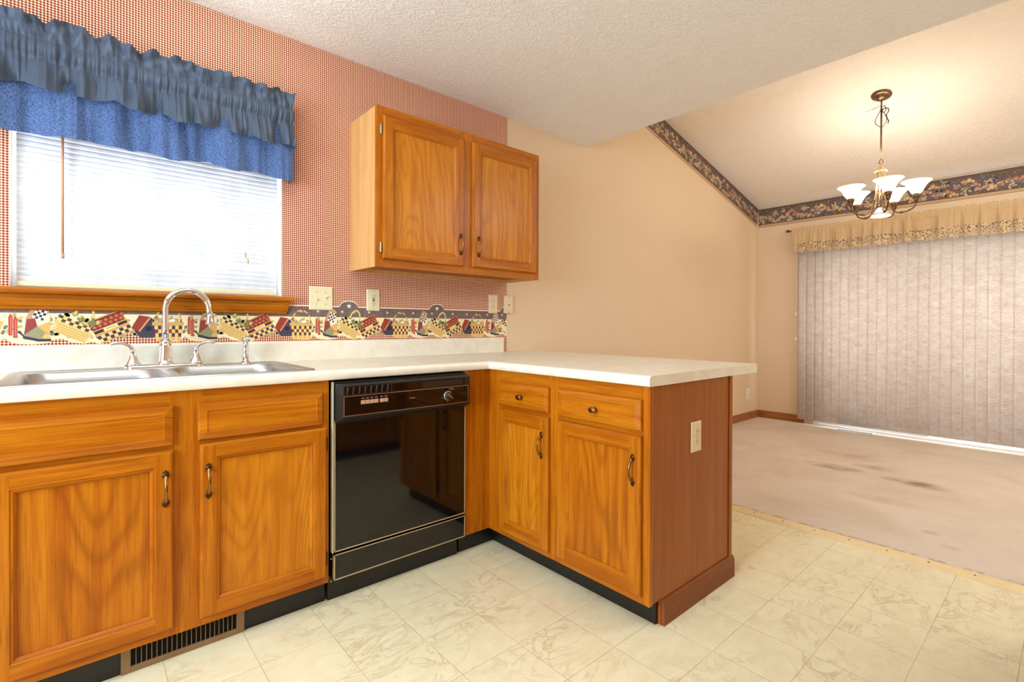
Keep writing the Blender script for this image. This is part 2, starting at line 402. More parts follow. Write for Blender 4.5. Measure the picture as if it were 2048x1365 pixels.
mb = MB()
outer = [(XL, 0), (XF, 0), (XF, 2.455), (XB, slope(XB)), (XB, ZC+.001), (XL, ZC+.001)]
hole = [(WX0, WZ0), (WX1, WZ0), (WX1, WZ1), (WX0, WZ1)]
mb.fill([[(x, 0, z) for x, z in outer], [(x, 0, z) for x, z in hole]], 0)
mb.fill([[(x, .14, z) for x, z in outer], [(x, .14, z) for x, z in hole]], 1)
for (x0, z0), (x1, z1) in zip(hole, hole[1:]+hole[:1]): mb.poly([(x0, 0, z0), (x1, 0, z1), (x1, .14, z1), (x0, .14, z0)], 1)
for (x0, z0), (x1, z1) in zip(outer, outer[1:]+outer[:1]): mb.poly([(x0, 0, z0), (x1, 0, z1), (x1, .14, z1), (x0, .14, z0)], 1)
struct(mb.build('wall_north', [M['north'], M['white']], fix=False))
# far (east) wall with the sliding door opening
DY0, DY1, DZ = -0.60, -2.50, 2.05
mb = MB()
outer = [(0, 0), (YR, 0), (YR, 2.455), (0, 2.455)]; o2 = [(DY0, 0), (0, 0), (0, 2.455), (YR, 2.455), (YR, 0), (DY1, 0), (DY1, DZ), (DY0, DZ)]
mb.fill([[(XF, y, z) for y, z in o2]]); mb.fill([[(XF+.14, y, z) for y, z in o2]])
for (y0, z0), (y1, z1) in zip(o2, o2[1:]+o2[:1]): mb.poly([(XF, y0, z0), (XF, y1, z1), (XF+.14, y1, z1), (XF+.14, y0, z0)])
struct(mb.build('wall_east', M['paint'], fix=False))
mb = MB(); mb.box(XL, XF+.14, YR-.1, YR, 0, 3.4); struct(mb.build('wall_south', M['paint']))
mb = MB(); o2 = [(YR, 0), (0, 0), (0, 3), (YR, 3)]; h2 = [(-2.4, .75), (-1.0, .75), (-1.0, 2.1), (-2.4, 2.1)]  # unseen opening, added to go with the left fill light
mb.fill([[(XL, y, z) for y, z in o2], [(XL, y, z) for y, z in h2]]); mb.fill([[(XL-.1, y, z) for y, z in o2], [(XL-.1, y, z) for y, z in h2]])
struct(mb.build('wall_west', M['paint'], fix=False))
mb = MB(); mb.box(XL, XB, YR, 0, ZC, ZC+.06)
struct(mb.build('ceiling', M['ceil']))
mb = MB(); mb.poly([(XF, 0, slope(XF)), (XF, YR, slope(XF)), (XB-.02, YR, slope(XB-.02)), (XB-.02, 0, slope(XB-.02))])
mb.poly([(XF, 0, slope(XF)+.06), (XB-.02, 0, slope(XB-.02)+.06), (XB-.02, YR, slope(XB-.02)+.06), (XF, YR, slope(XF)+.06)])
mb.box(XB-.03, XB-.001, YR, 0, ZC+.06, slope(XB))
struct(mb.build('ceiling_vault', M['vault'], fix=False))
mb = MB(); mb.box(XL, 1.40, YR, 0, -.05, 0); struct(mb.build('floor', M['floor']))
mb = MB(); mb.box(1.40, XF+.14, YR, 0, -.05, 0.010); struct(mb.build('floor_carpet', M['carpet']))
# carpet bar with its nails
mb = MB(); mb.rings([[(1.352, y, 0.0005), (1.362, y, .005), (1.385, y, .009), (1.409, y, .013), (1.415, y, .006), (1.409, y, .0)] for y in (-0.05, YR+.02)], 0); 
bar = struct(mb.build('trim_1', M['strip']))
for k in range(15):
    y = -0.35-.158*k
    mb = MB(); mb.lathe([(.0045, 0), (.004, .001), (.0, .0015)], (1.386, y, .009), seg=10); mb.build('nail', M['slot'], bar)
# baseboards
def baseboard(name, pts, n):
    mb = MB(); (x0, y0), (x1, y1) = pts; prof = [(0, .010), (.012, .010), (.012, .075), (.008, .088), (.004, .094), (0, .094)]
    L = [[(x0+n[0]*d, y0+n[1]*d, z) for d, z in prof], [(x1+n[0]*d, y1+n[1]*d, z) for d, z in prof]]
    mb.rings(L, 0); mb.face(range(6)); mb.face(range(6, 12)); return struct(mb.build(name, W['base']))
baseboard('baseboard_north', ((1.42, 0), (XF, 0)), (0, -1)); baseboard('baseboard_east', ((XF, -.012), (XF, DY0+.09)), (-1, 0))

# ------------------------------------------------------------------ kitchen window
win = struct(empty('window_1', ((WX0+WX1)/2, .08, WZ0)))
mb = MB()
fw_ = .05
for a in ((WX0, WX0+fw_, WZ0, WZ1), (WX1-fw_, WX1, WZ0, WZ1), (WX0+fw_, WX1-fw_, WZ0+.001, WZ0+fw_), (WX0+fw_, WX1-fw_, WZ1-fw_, WZ1), (-1.245, -1.2, WZ0+fw_, WZ1-fw_)): mb.box(a[0], a[1], .075, .125, a[2], a[3])
mb.build('window_frame', M['white'], win, bevel=.003)
mb = MB(); mb.box(WX0+.04, WX1-.04, .098, .102, WZ0+.04, WZ1-.04); mb.build('pane', M['glass'], win)
# stool + apron
mb = MB(); x0, x1 = -1.83, -.730
prof = [(0.07, 1.2125), (-.036, 1.2125), (-.043, 1.209), (-.046, 1.202), (-.045, 1.195), (-.040, 1.190), (0.0, 1.189), (0.07, 1.189)]
mb.rings([[(x, y, z) for y, z in prof] for x in (x0, x1)], 0); mb.face(range(8)); mb.face(range(8, 16))
sill = mb.build('window_sill', W['hx'], win)
mb = MB(); prof = [(0, 1.189), (-.026, 1.189), (-.026, 1.180), (-.020, 1.174), (-.019, 1.147), (-.014, 1.144), (-.014, 1.137), (-.009, 1.132), (0, 1.131)]
def ax_(x, y, z, sgn): return (x-sgn*(1.189-z)*0.25, y, z)
mb.rings([[ax_(-1.80, y, z, -1) for y, z in prof], [ax_(-.742, y, z, 1) for y, z in prof]], 0); mb.face(range(9)); mb.face(range(9, 18))
mb.build('apron', W['hx'], win)

# horizontal blind
bl = empty('window_blind', (-1.22, .035, WZ0+.003), 'white closed horizontal mini blind filling the kitchen window, glowing with daylight', 'window blind')
bx0, bx1 = WX0+.016, WX1-.014
mb = MB(); mb.box(bx0, bx1, .02, .05, WZ1-.03, WZ1-.002); mb.build('headrail', M['white'], bl)
z = 1.243
while z < WZ1-.04:
    mb = MB(); a = radians(112); 
    for k, (h, q) in enumerate(((-.5, 0), (-.25, .0016), (0, .0022), (.25, .0016), (.5, 0))):
        pass
    pr = [(.035+cos(a)*h*.0248-sin(a)*q, z+sin(a)*h*.0248*1.0+cos(a)*q) for h, q in ((-.5, 0), (-.25, .0016), (0, .0022), (.25, .0016), (.5, 0))]
    pr2 = [(y-.0006, zz+.0003) for y, zz in pr[::-1]]
    mb.rings([[(x, y, zz) for y, zz in pr+pr2] for x in (bx0, bx1)], 0, True); mb.build('slat', M['slat'], bl); z += .0198
mb = MB(); mb.box(bx0, bx1, .024, .046, WZ0+.006, WZ0+.024); tag(mb.build('bottom_rail', M['cream'], bl, bevel=.003), 'pale yellow bottom rail')
for x in (-1.53+.095, -.985, -1.25):
    mb = MB(); mb.tube([(x, .0235, WZ0+.02), (x, .0235, WZ1-.03)], .0005, 5); mb.build('ladder_cord', M['white'], bl)
mb = MB(); mb.tube([(-1.533, .008, WZ1-.05), (-1.533, .006, 1.331)], .0042, 8); mb.lathe([(.005, 0), (.005, .02)], (-1.533, .006, 1.325), seg=8)
tag(mb.build('tilt_wand', M['wand'], bl), 'amber tilt wand')
mb = MB(); mb.tube([(-.925, .008, WZ1-.05), (-.925, .008, 1.405)], .0007, 5); mb.tube([(-.917, .008, WZ1-.05), (-.917, .008, 1.385)], .0007, 5)
cord = mb.build('pull_cord', M['white'], bl)
for x, zz in ((-.925, 1.388), (-.915, 1.360)):
    mb = MB(); mb.lathe([(.001, .022), (.003, .02), (.0045, .004), (.003, 0)], (x, .008, zz), seg=10); mb.build('tassel', M['tan'], cord)

# ------------------------------------------------------------------ valances
def valance_grid(mb, path, rows, zf, off, nseg):
    pass
def N(x, y=0.0, s=0.0): return noise.noise(Vector((x, y, s)))
def fold(x, f, seed, sharp=1.0):
    v = N(x*f, 0, seed)*2.6 + 0.7*N(x*f*2.3, 0, seed+4)
    return max(-1, min(1, v*sharp))
def make_sheet(x0, x1, ret, ybase, n, rows, f, mi=0):
    """cloth sheet along x from x0 to x1 with returns to the wall; rows = list of t; f(x, t) -> (z, outward offset)"""
    mb = MB(); grid = []
    us = [x0+(x1-x0)*k/n for k in range(n+1)]
    cols = [(x0, ybase*(1-k/6)) for k in range(6, 0, -1)] if ret else []
    cols += [(u, None) for u in us]
    cols += [(x1, ybase*(1-k/6)) for k in range(1, 7)] if ret else []
    for t_ in rows:
        row = []
        for cx, cy in cols:
            z, o = f(cx, t_)
            if cy is None: row.append(mb.vert((cx, ybase-o, z)))
            else:
                k = (cy/ybase); row.append(mb.vert((cx+(1 if cx == x1 else -1)*.004*sin(k*9), cy-o*k, z)))
        grid.append(row)
    for r0, r1 in zip(grid, grid[1:]):
        for j in range(len(r0)-1): mb.face((r0[j], r0[j+1], r1[j+1], r1[j]), mi, True)
    return mb
VX0, VX1 = -1.86, -.748
val = empty('window_valance', (-1.3, 0, 2.03), 'blue two-layer ruffled fabric valance gathered on a rod over the kitchen window', 'valance')
def top_f(x, t):
    # t 0..1 header, 1..2 pocket, 2..3 skirt
    hi = N(x*62, 0, 3)*1.2+.6*N(x*125, 0, 9)
    if t <= 1:
        k = 1-t; fo = fold(x, 17, 11, 1.3); c = N(x*38, k*2.2, 5)
        z = 2.082+k*(.072+.012*fold(x, 11, 21)); d = fold(x+.02*k, 26, 71, 1.4); return z, (.003+.006*min(1, k*3))+.006*hi*t*t+sqrt(k)*.010*d+k*(.022*fo+.030*c)+.012*k
    if t <= 2:
        k = t-1; return 2.082-.066*k-.004*hi*.5, .003+.020*sin(pi*k)**.7+.0095*hi*(.35+.65*sin(pi*k))
    k = t-2; fo = fold(x, 13, 31, 1.5); fo2 = fold(x, 30, 33, 1.2)
    z = 2.016-k*(.112+.012*fold(x, 9, 35)+.006*fo); return z-.008*fo*k, .003+.006*min(1, k*4)+.008*hi*(1-k)**2+.020*k+sqrt(k)*(.036*fo*(.4+.6*k)+.020*fo2*(1-.6*k))+.016*N(x*22, k*2, 77)*k
rows = [k/8 for k in range(9)]+[1+k/7 for k in range(1, 8)]+[2+k/10 for k in range(1, 11)]
mb = make_sheet(VX0, VX1, True, -.078, 900, rows, top_f)
o = mb.build('gathered_top', M['navy'], val, fix=False); tag(o, 'slate blue gathered top layer')
def low_f(x, t):
    fo = fold(x, 9.5, 51, 1.8); fo2 = fold(x, 22, 53)
    z = 2.01-t*(.255+.008*fold(x, 7, 55)+.010*fo); return z, t*(.028*fo+.008*fo2)
mb = make_sheet(VX0, VX1+.006, True, -.070, 700, [k/14 for k in range(15)], low_f)
o = mb.build('under_ruffle', M['denim'], val, fix=False); tag(o, 'brighter blue sheer under ruffle')
mb = MB(); mb.tube([(VX0+.01, 0, 2.05), (VX0+.01, -.07, 2.05), (VX1-.01, -.07, 2.05), (VX1-.01, 0, 2.05)], .006, 8); mb.build('curtain_rod', M['white'], val)

# ------------------------------------------------------------------ sliding patio door, blinds, beige valance
dr = struct(empty('door_1', (XF+.07, -1.55, 0)))
mb = MB()
def ybox(y0, y1, z0, z1, x0, x1): mb.box(x0, x1, y0, y1, z0, z1)
ybox(DY1, DY1+.06, 0.02, DZ, XF+.02, XF+.13); ybox(DY0-.06, DY0, 0.02, DZ, XF+.02, XF+.13); ybox(DY1+.06, DY0-.06, DZ-.06, DZ, XF+.02, XF+.13)
mb.build('door_frame', M['white'], dr, bevel=.003)
mb = MB(); mb.box(XF-.012, XF+.135, DY1, DY0, 0.010, .028); mb.box(XF+.05, XF+.058, DY1, DY0, .028, .04); mb.build('threshold', M['white'], dr)
for y0, y1, xx in ((DY0-.06, -1.58, .045), (-1.50, DY1+.06, .085)):
    mb = MB(); X0, X1 = XF+xx, XF+xx+.03
    mb.box(X0, X1, y0-.065, y0, .04, DZ-.06); mb.box(X0, X1, y1, y1+.065, .04, DZ-.06); mb.box(X0, X1, y1+.065, y0-.065, .04, .125); mb.box(X0, X1, y1+.065, y0-.065, DZ-.13, DZ-.06)
    sp = mb.build('door_panel', M['white'], dr)
    mb = MB(); mb.box(X0+.012, X0+.016, y1+.06, y0-.06, .12, DZ-.125); mb.build('pane', M['glass'], sp)

vb = empty('vertical_blind', (4.40, -1.5, .06), 'cream fabric vertical vane blind closed across the patio door', 'vertical blind')
mb = MB(); mb.box(4.375, 4.425, -2.72, -.46, 2.07, 2.11); mb.build('headrail', M['white'], vb)
for k in range(27):
    y = -.503-.0815*k; mb = MB(); hw = .0445; a = radians(3.5+2.5*N(k*1.7, 0, 8)); c_, s_ = cos(a), sin(a); tw = .004*N(k*2.3, 1, 2)
    L = []
    for z in (.062, 2.075):
        pr = []
        for q in (-1, -.5, 0, .5, 1):
            b = .0035*(1-q*q); yy = q*hw; kx = tw if z < 1 else 0
            pr.append((4.40+s_*yy-b*c_+kx, y+c_*yy+b*s_, z))
        L.append(pr+[(p[0]+.0006, p[1], p[2]) for p in pr[::-1]])
    mb.rings(L, 0, True); mb.face(range(10)); mb.face(range(10, 20)); mb.build('vane', M['vane'], vb)
mb = MB(); mb.tube([(4.39, -.447, 2.06), (4.385, -.449, 1.5), (4.38, -.447, .92)], .0013, 5)
ch = mb.build('pull_chain', M['whiteplate'], vb)
for z in (1.20, .925):
    mb = MB(); mb.lathe([(.003, 0), (.008, .004), (.008, .03), (.003, .034)], (4.383, -.447, z), seg=10); mb.build('weight', M['whiteplate'], ch)

bv = empty('door_valance', (4.36, -1.55, 2.13), 'beige ruffled valance with a lace hem hanging above the patio door blind', 'valance')
def make_ysheet(y0, y1, xb, n, rows, f, mi=0):
    mb = MB(); grid = []
    for t_ in rows:
        row = []
        for k in range(n+1):
            y = y0+(y1-y0)*k/n; z, o = f(y, t_); row.append(mb.vert((xb-o, y, z)))
        grid.append(row)
    for r0, r1 in zip(grid, grid[1:]):
        for j in range(n): mb.face((r0[j], r0[j+1], r1[j+1], r1[j]), mi, True)
    return mb
def bz(y, t):
    hi = N(y*75, 0, 3)+.5*N(y*150, 0, 9); fo = fold(y, 12, 61, 1.8)
    if t < 1: k = 1-t; return 2.135+k*(.026+.008*fold(y, 30, 63)), .004*hi+k*.006*fold(y, 34, 64)
    k = t-1
    z = 2.135-k*.25
    return z, .002+.010*sin(pi*min(1, k*5))*(1 if k < .2 else 0)+.005*hi*max(0, 1-k*1.6)+.022*fo*min(1, k*1.5)+.010*k
mb = make_ysheet(-.415, -2.72, 4.335, 900, [0, .3, .6, 1, 1.05, 1.1, 1.15, 1.2, 1.3, 1.4, 1.5, 1.6], bz); mb.build('gathered_fabric', M['beige'], bv, fix=False)
def bz2(y, t):
    z, o = bz(y, t)
    if t > 1.95: z -= .006*abs(sin(y*2*pi/.07))
    return z, o
mb = make_ysheet(-.415, -2.72, 4.335, 900, [1.6, 1.65, 1.7, 1.8, 1.9, 2.0], bz2); tag(mb.build('lace_hem', M['lace'], bv, fix=False), 'openwork lace hem')
mb = MB(); mb.tube([(4.345, -.40, 2.13), (4.345, -2.75, 2.13)], .007, 8); mb.tube([(4.345, -.43, 2.13), (4.47, -.43, 2.13)], .005, 8)
rod = mb.build('curtain_rod', M['darkbrass'], bv)
mb = MB()
for k in range(9):   # openwork leaf finial
    a = k*2*pi/9; r = .018+.010*(k % 2); cy, cz = -.365+.030*cos(a)*1.0, 2.135+.015*sin(a)
    mb.tube([(4.345, -.385, 2.132), (4.34, (-.385+cy)/2, cz), (4.345, cy+.004*cos(a*2), cz+.006*sin(a*3))], [.002, .0035, .001], 6)
mb.lathe([(.0, -.006), (.007, 0), (0, .006)], (4.345, -.395, 2.13), axis=(0, 1, 0), seg=10)
mb.build('finial', M['darkbrass'], rod)

# ------------------------------------------------------------------ cabinet parts
def box_part(name, mats, parent, *boxes, bevel=0):
    mb = MB()
    for b in boxes: mb.box(*b)
    return mb.build(name, mats, parent, bevel=bevel)

HND = None
def handle_mesh():
    """bow pull, centred at origin, up = z, out = -y"""
    mb = MB()
    for s_ in (-1, 1):
        zc = s_*.043
        mb.lathe([(.0095, 0), (.0098, .0015), (.008, .003), (.0062, .003), (.0058, .0045), (.004, .006), (.0, .0065)], (0, 0, zc), axis=(0, -1, 0), seg=18, sx=1.0, sy=1.15, mi=1)
        for a, rr, q in ((0, .0026, .0135), (28, .002, .0118), (-28, .002, .0118)):
            mb.lathe([(.0001, -rr), (rr*.8, -rr*.6), (rr, 0), (rr*.8, rr*.6), (.0001, rr)], (sin(radians(a))*q, -.0015, zc+s_*cos(radians(a))*q), seg=8, mi=1)
    n = 22; path = []; rad = []
    for k in range(n+1):
        u = k/n; zz = -.043+.086*u; e = sin(pi*u); path.append((0, -.004-.021*e**.75, zz)); rad.append(.0028+.0016*abs(cos(pi*u))**3+.0006*e)
    mb.tube(path, rad, 10, 0, flat=1.25)
    return mb
def knob_mesh():
    mb = MB()
    mb.lathe([(.008, 0), (.0085, .002), (.005, .003), (.004, .012), (.006, .014)], (0, 0, 0), axis=(0, -1, 0), seg=16, mi=1)
    mb.lathe([(.006, .013), (.0145, .015), (.016, .018), (.0145, .0215), (.012, .0205), (.0095, .0225), (.0, .0235)], (0, 0, 0), axis=(0, -1, 0), seg=24, sx=1.1, sy=.75, mi=0)
    return mb
def hinge_mesh():
    mb = MB(); mb.lathe([(.0012, -.028), (.0035, -.025), (.0042, -.022), (.0042, .022), (.0035, .025), (.0012, .028)], (0, -.004, 0), seg=10)
    mb.box(-.006, .006, -.0015, 0, -.020, .020); return mb
PROTO = {}
def fixture(kind, parent, loc, rotz=0, mats=None):
    key = (kind, tuple(m_.name for m_ in mats))
    if key not in PROTO:
        mb = {'handle': handle_mesh, 'knob': knob_mesh, 'hinge': hinge_mesh}[kind]()
        o = mb.build(kind, mats, None, (0, 0, 0)); PROTO[key] = o
    else:
        o = PROTO[key].copy(); COL.objects.link(o)
    o.parent = parent; o.location = Vector(loc)-wl(parent); o.rotation_euler = (0, 0, rotz); return o

def door(root, fr, a0, a1, b0, b1, hax, panel='p', s=.046, handle=None, hz=None, hinges=(), rot=0, hm=None, stile=None):
    """frame-and-panel door; wood mats 0 vertical, 1 horizontal, 2 panel"""
    mb = MB(); R = lambda i, d: fr.ring(a0, a1, b0, b1, i, d)
    side = lambda k, j: 1 if j in (0, 2) else 0
    mb.rings([R(0, 0), R(0, .012), R(.003, .017), R(.007, .019)], side)
    i0, i1 = .007, s
    A0, A1, B0, B1 = a0, a1, b0, b1
    mb.poly([fr(A0+i0, B0+i0, .019), fr(A0+i1, B0+i0, .019), fr(A0+i1, B1-i0, .019), fr(A0+i0, B1-i0, .019)], 0)
    mb.poly([fr(A1-i1, B0+i0, .019), fr(A1-i0, B0+i0, .019), fr(A1-i0, B1-i0, .019), fr(A1-i1, B1-i0, .019)], 0)
    mb.poly([fr(A0+i1, B0+i0, .019), fr(A1-i1, B0+i0, .019), fr(A1-i1, B0+i1, .019), fr(A0+i1, B0+i1, .019)], 1)
    mb.poly([fr(A0+i1, B1-i1, .019), fr(A1-i1, B1-i1, .019), fr(A1-i1, B1-i0, .019), fr(A0+i1, B1-i0, .019)], 1)
    mb.rings([R(s, .019), R(s+.002, .0165), R(s+.007, .0165), R(s+.009, .0135), R(s+.014, .009), R(s+.014, .0065)], side, cap=2)
    mb.poly(R(0, 0), 0)
    d = mb.build('door', [W['v'], W[hax], W[panel]], root)
    if handle is not None:
        p = fr(handle, hz, .019); fixture('handle', d, p, rot, hm or [M['brass'], M['darkbrass']])
    for (a, b, mt) in hinges: fixture('hinge', d, fr(a, b, 0), rot, [mt])
    return d
def drawer(root, fr, a0, a1, b0, b1, hax, name='drawer', knob=None, rot=0):
    mb = MB(); R = lambda i, d: fr.ring(a0, a1, b0, b1, i, d)
    mb.rings([R(0, 0), R(0, .011), R(.003, .0145), R(.024, .0195), R(.0255, .0175)], lambda k, j: 0, cap=0); mb.poly(R(0, 0), 0)
    d = mb.build(name, [W[hax]], root)
    if knob: fixture('knob', d, fr(knob[0], knob[1], .0175), rot, [M['brass'], M['darkbrass']])
    return d
def plane_frame(name, root, fr, a0, a1, b0, b1, stiles, rails, hax, th=.019):
    """face frame with stiles (full height) and rails between them"""
    mb = MB()
    for (s0, s1) in stiles: fr.box(mb, s0, s1, b0, b1, -th, 0, 0)
    edges = [(stiles[k][1], stiles[k+1][0]) for k in range(len(stiles)-1)]
    for (r0, r1) in rails:
        for e0, e1 in edges: fr.box(mb, e0, e1, r0, r1, -th, 0, 1)
    return mb.build(name, [W['v'], W[hax]], root)

YF = -.61; ZT = .870; ZB = .090
# --- sink cabinet
sc_ = empty('base_cabinet', (-1.24, -.3, 0), 'honey oak sink cabinet with two doors and false drawer fronts, left of the dishwasher', 'cabinet')
frS = Fr((0, YF, 0), (1, 0, 0), (0, -1, 0))
plane_frame('face_frame', sc_, frS, 0, 0, ZB, ZT, [(-1.71, -1.655), (-1.275, -1.187), (-.800, -.776)], [(ZB, .130), (.665, .72), (.80, ZT)], 'hx')
box_part('carcass', W['v'], sc_, (-1.71, -1.695, -.591, -.02, ZB, ZT), (-.79, -.776, -.591, -.02, ZB, ZT), (-1.695, -.79, -.591, -.02, ZB, ZB+.012), (-1.695, -.79, -.03, -.02, ZB, ZT))
box_part('toe_kick', M['black'], sc_, (-1.71, -.776, -.567, -.555, 0, ZB))
drawer(sc_, frS, -1.672, -1.266, .699, .822, 'hx', 'false_drawer_front'); drawer(sc_, frS, -1.200, -.803, .703, .822, 'hx', 'false_drawer_front')
door(sc_, frS, -1.672, -1.266, .118, .683, 'hx', 'p', handle=-1.287, hz=.566)
door(sc_, frS, -1.195, -.789, .118, .690, 'hx', 'q', handle=-1.173, hz=.568, hinges=((-.785, .625, M['hingeb']), (-.785, .185, M['hingeb'])))
# neighbour to the left, mostly out of view
nb = empty('base_cabinet', (-2.1, -.3, 0), 'oak base cabinet at the left end of the sink run, cut by the picture edge', 'cabinet')
plane_frame('face_frame', nb, frS, 0, 0, ZB, ZT, [(-2.5, -2.45), (-1.76, -1.7105)], [(ZB, .130), (.665, .72), (.80, ZT)], 'hx')
box_part('carcass', W['v'], nb, (-2.5, -1.7105, -.591, -.02, ZB, ZB+.02), (-1.73, -1.7105, -.591, -.02, ZB, ZT), (-2.5, -2.48, -.591, -.02, ZB, ZT)); box_part('toe_kick', M['black'], nb, (-2.5, -1.7105, -.567, -.555, 0, ZB))
drawer(nb, frS, -2.46, -1.75, .70, .822, 'hx'); door(nb, frS, -2.46, -1.75, .118, .683, 'hx')

# --- peninsula cabinet
pc = empty('peninsula_cabinet', (.3, -1.1, 0), 'honey oak peninsula cabinet with two drawers, two doors and a reddish end panel', 'cabinet')
frP = Fr((0, 0, 0), (0, -1, 0), (-1, 0, 0))     # a = -y
plane_frame('face_frame', pc, frP, 0, 0, ZB, ZT, [(.61, .712), (1.025, 1.100), (1.490, -YE)], [(ZB, .130), (.665, .72), (.80, ZT)], 'hy')
mb = MB(); frS.box(mb, -.148, 0.0, ZB, ZT, -.019, 0, 0); mb.build('filler_panel', W['v'], pc)
box_part('carcass', W['v'], pc, (.0195, .60, -.645, -.63, ZB, ZT), (.0195, .60, YE+.013, -.645, ZB, ZB+.014), (.588, .603, YE+.013, -.02, 0, ZT), (.0195, .588, -.045, -.02, ZB, ZT))
mb = MB()
mb.rings([[(x, y, z) for x, z in ((.0192, .093), (.072, .093), (.072, 0), (.603, 0), (.603, ZT), (.0192, ZT))] for y in (YE+.0128, YE+.0008)], 0)
mb.fill([[(x, YE+.0008, z) for x, z in ((.0192, .093), (.072, .093), (.072, 0), (.603, 0), (.603, ZT), (.0192, ZT))]])
tag(mb.build('end_panel', W['end'], pc), 'smooth reddish-brown veneer end panel')
box_part('corner_moulding', W['end'], pc, (.585, .607, YE-.006, YE+.0, .088, ZT), bevel=.002)
mb = MB(); prof = [(0, 0), (-.014, 0), (-.014, .072), (-.010, .083), (-.005, .090), (0, .090)]
mb.rings([[(x, YE+y, z) for y, z in prof] for x in (.074, .617)], 0); mb.face(range(6)); mb.face(range(6, 12))
tag(mb.build('base_trim', W['endtrim'], pc), 'brown wooden trim along the floor')
box_part('toe_kick', M['black'], pc, (.060, .072, YE+.014, -.567, 0, .0895), (-.148, .060, -.567, -.555, 0, .0895))
drawer(pc, frP, .695, 1.035, .708, .818, 'hy', 'drawer', (.866, .760), -pi/2); drawer(pc, frP, 1.089, 1.504, .708, .819, 'hy', 'drawer', (1.296, .760), -pi/2)
door(pc, frP, .699, 1.037, .116, .690, 'hy', 'q', handle=.999, hz=.568, rot=-pi/2, hinges=((.694, .625, M['hingeb']), (.694, .185, M['hingeb'])))
door(pc, frP, 1.089, 1.505, .118, .690, 'hy', 'p', handle=1.473, hz=.566, rot=-pi/2, hinges=((1.084, .625, M['hingeb']), (1.084, .185, M['hingeb'])))

# --- run on the opposite side of the kitchen, seen only as a reflection in the dishwasher door
oc = empty('base_cabinet', (-1.1, -2.85, 0), 'oak cabinets on the opposite side, seen only as a dark reflection in the dishwasher door', 'cabinet')
frO = Fr((0, -2.585, 0), (-1, 0, 0), (0, 1, 0))
box_part('carcass', W['v'], oc, (-3.2, 1.05, -3.19, -2.586, ZB, ZT)); box_part('toe_kick', M['black'], oc, (-3.2, 1.05, -2.66, -2.65, 0, ZB)); box_part('worktop_slab', M['lam'], oc, (-3.2, 1.07, -3.2, -2.562, ZT, ZT+.038))
for k in range(8):
    a = -1.01+.525*k; door(oc, frO, a, a+.44, .118, .69, 'hx', 'p'); drawer(oc, frO, a, a+.44, .703, .822, 'hx')

# --- wall cabinet
UX0, UX1, UD, UZ0, UZ1 = -.444, .609, -.310, 1.360, 2.124
uc = empty('wall_cabinet', ((UX0+UX1)/2, 0, UZ0), 'honey oak two-door wall cabinet hung right of the window', 'cabinet')
frU = Fr((0, UD, 0), (1, 0, 0), (0, -1, 0))
plane_frame('face_frame', uc, frU, 0, 0, UZ0, UZ1, [(UX0, -.405), (.03, .12), (.570, UX1)], [(UZ0, 1.415), (2.07, UZ1)], 'hx')
mb = MB(); mb.box(UX0, UX0+.012, UD+.019, 0, UZ0, UZ1, 0); mb.box(UX1-.012, UX1, UD+.019, 0, UZ0, UZ1, 0)
mb.box(UX0+.012, UX1-.012, UD+.019, 0, UZ1-.012, UZ1, 0); mb.box(UX0+.012, UX1-.012, -.02, 0, UZ0, UZ1-.012, 0)
mb.build('carcass', W['side'], uc)
box_part('bottom_panel', W['dark'], uc, (UX0+.012, UX1-.012, UD+.019, -.02, UZ0+.018, UZ0+.03))
NK = [M['brass'], M['darkbrass']]
door(uc, frU, -.416, .045, 1.397, 2.080, 'hx', 'q', handle=.034-.012, hz=1.512, hinges=((-.424, 2.015, M['nickel']), (-.424, 1.452, M['nickel'])))
door(uc, frU, .103, .578, 1.398, 2.080, 'hx', 'q', handle=.140, hz=1.512, hinges=((.584, 2.015, M['hingeb']), (.584, 1.455, M['hingeb'])))

# ------------------------------------------------------------------ worktop
CT, CB = .908, .870
wt = empty('worktop', (-.3, -.3, CB), 'cream laminate L-shaped worktop with rolled front edge and short backsplash', 'worktop')
IX, IY = .002, -.608; EX, EY = .849, -1.545
outer = [(-2.5, 0), (-2.5, IY), (IX, IY), (IX, EY), (EX-.012, EY), (EX, EY+.012), (EX, 0)]
hole = [(-1.64, -.57), (-.85, -.57), (-.85, -.075), (-1.64, -.075)]
mb = MB(); mb.fill([[(x, y, CT) for x, y in outer], [(x, y, CT) for x, y in hole]]); mb.fill([[(x, y, CB) for x, y in outer], [(x, y, CB) for x, y in hole]], flip=True)
for lp in (outer, hole):
    for (x0, y0), (x1, y1) in zip(lp, lp[1:]+lp[:1]): mb.poly([(x0, y0, CB), (x1, y1, CB), (x1, y1, CT), (x0, y0, CT)])
prof = [(0, CT)]+[(.024-.015+.015*sin(radians(a)), CT-.015+.015*cos(radians(a))) for a in range(0, 91, 15)]+[(.024, CB+.003), (.021, CB), (0, CB)]
L = [[(-2.5, IY-o, z) for o, z in prof], [(IX-o, IY-o, z) for o, z in prof], [(IX-o, EY, z) for o, z in prof]]
for A_, B_ in zip(L, L[1:]):
    ia = [mb.vert(p) for p in A_]; ib = [mb.vert(p) for p in B_]
    for j in range(len(prof)-1): mb.face((ia[j], ia[j+1], ib[j+1], ib[j]), 0, True)
mb.face([mb.vert(p) for p in L[-1]]); mb.face([mb.vert(p) for p in L[0]])
mb.build('worktop_slab', M['lam'], wt)
mb = MB(); prof = [(-.001, CT), (-.019, CT), (-.019, .994), (-.016, 1.0), (-.011, 1.002), (-.001, 1.002)]
mb.rings([[(x, y, z) for y, z in prof] for x in (-2.5, .574)], 0, False); mb.face(range(6)); mb.face(range(6, 12)); mb.build('backsplash', M['lam'], wt)

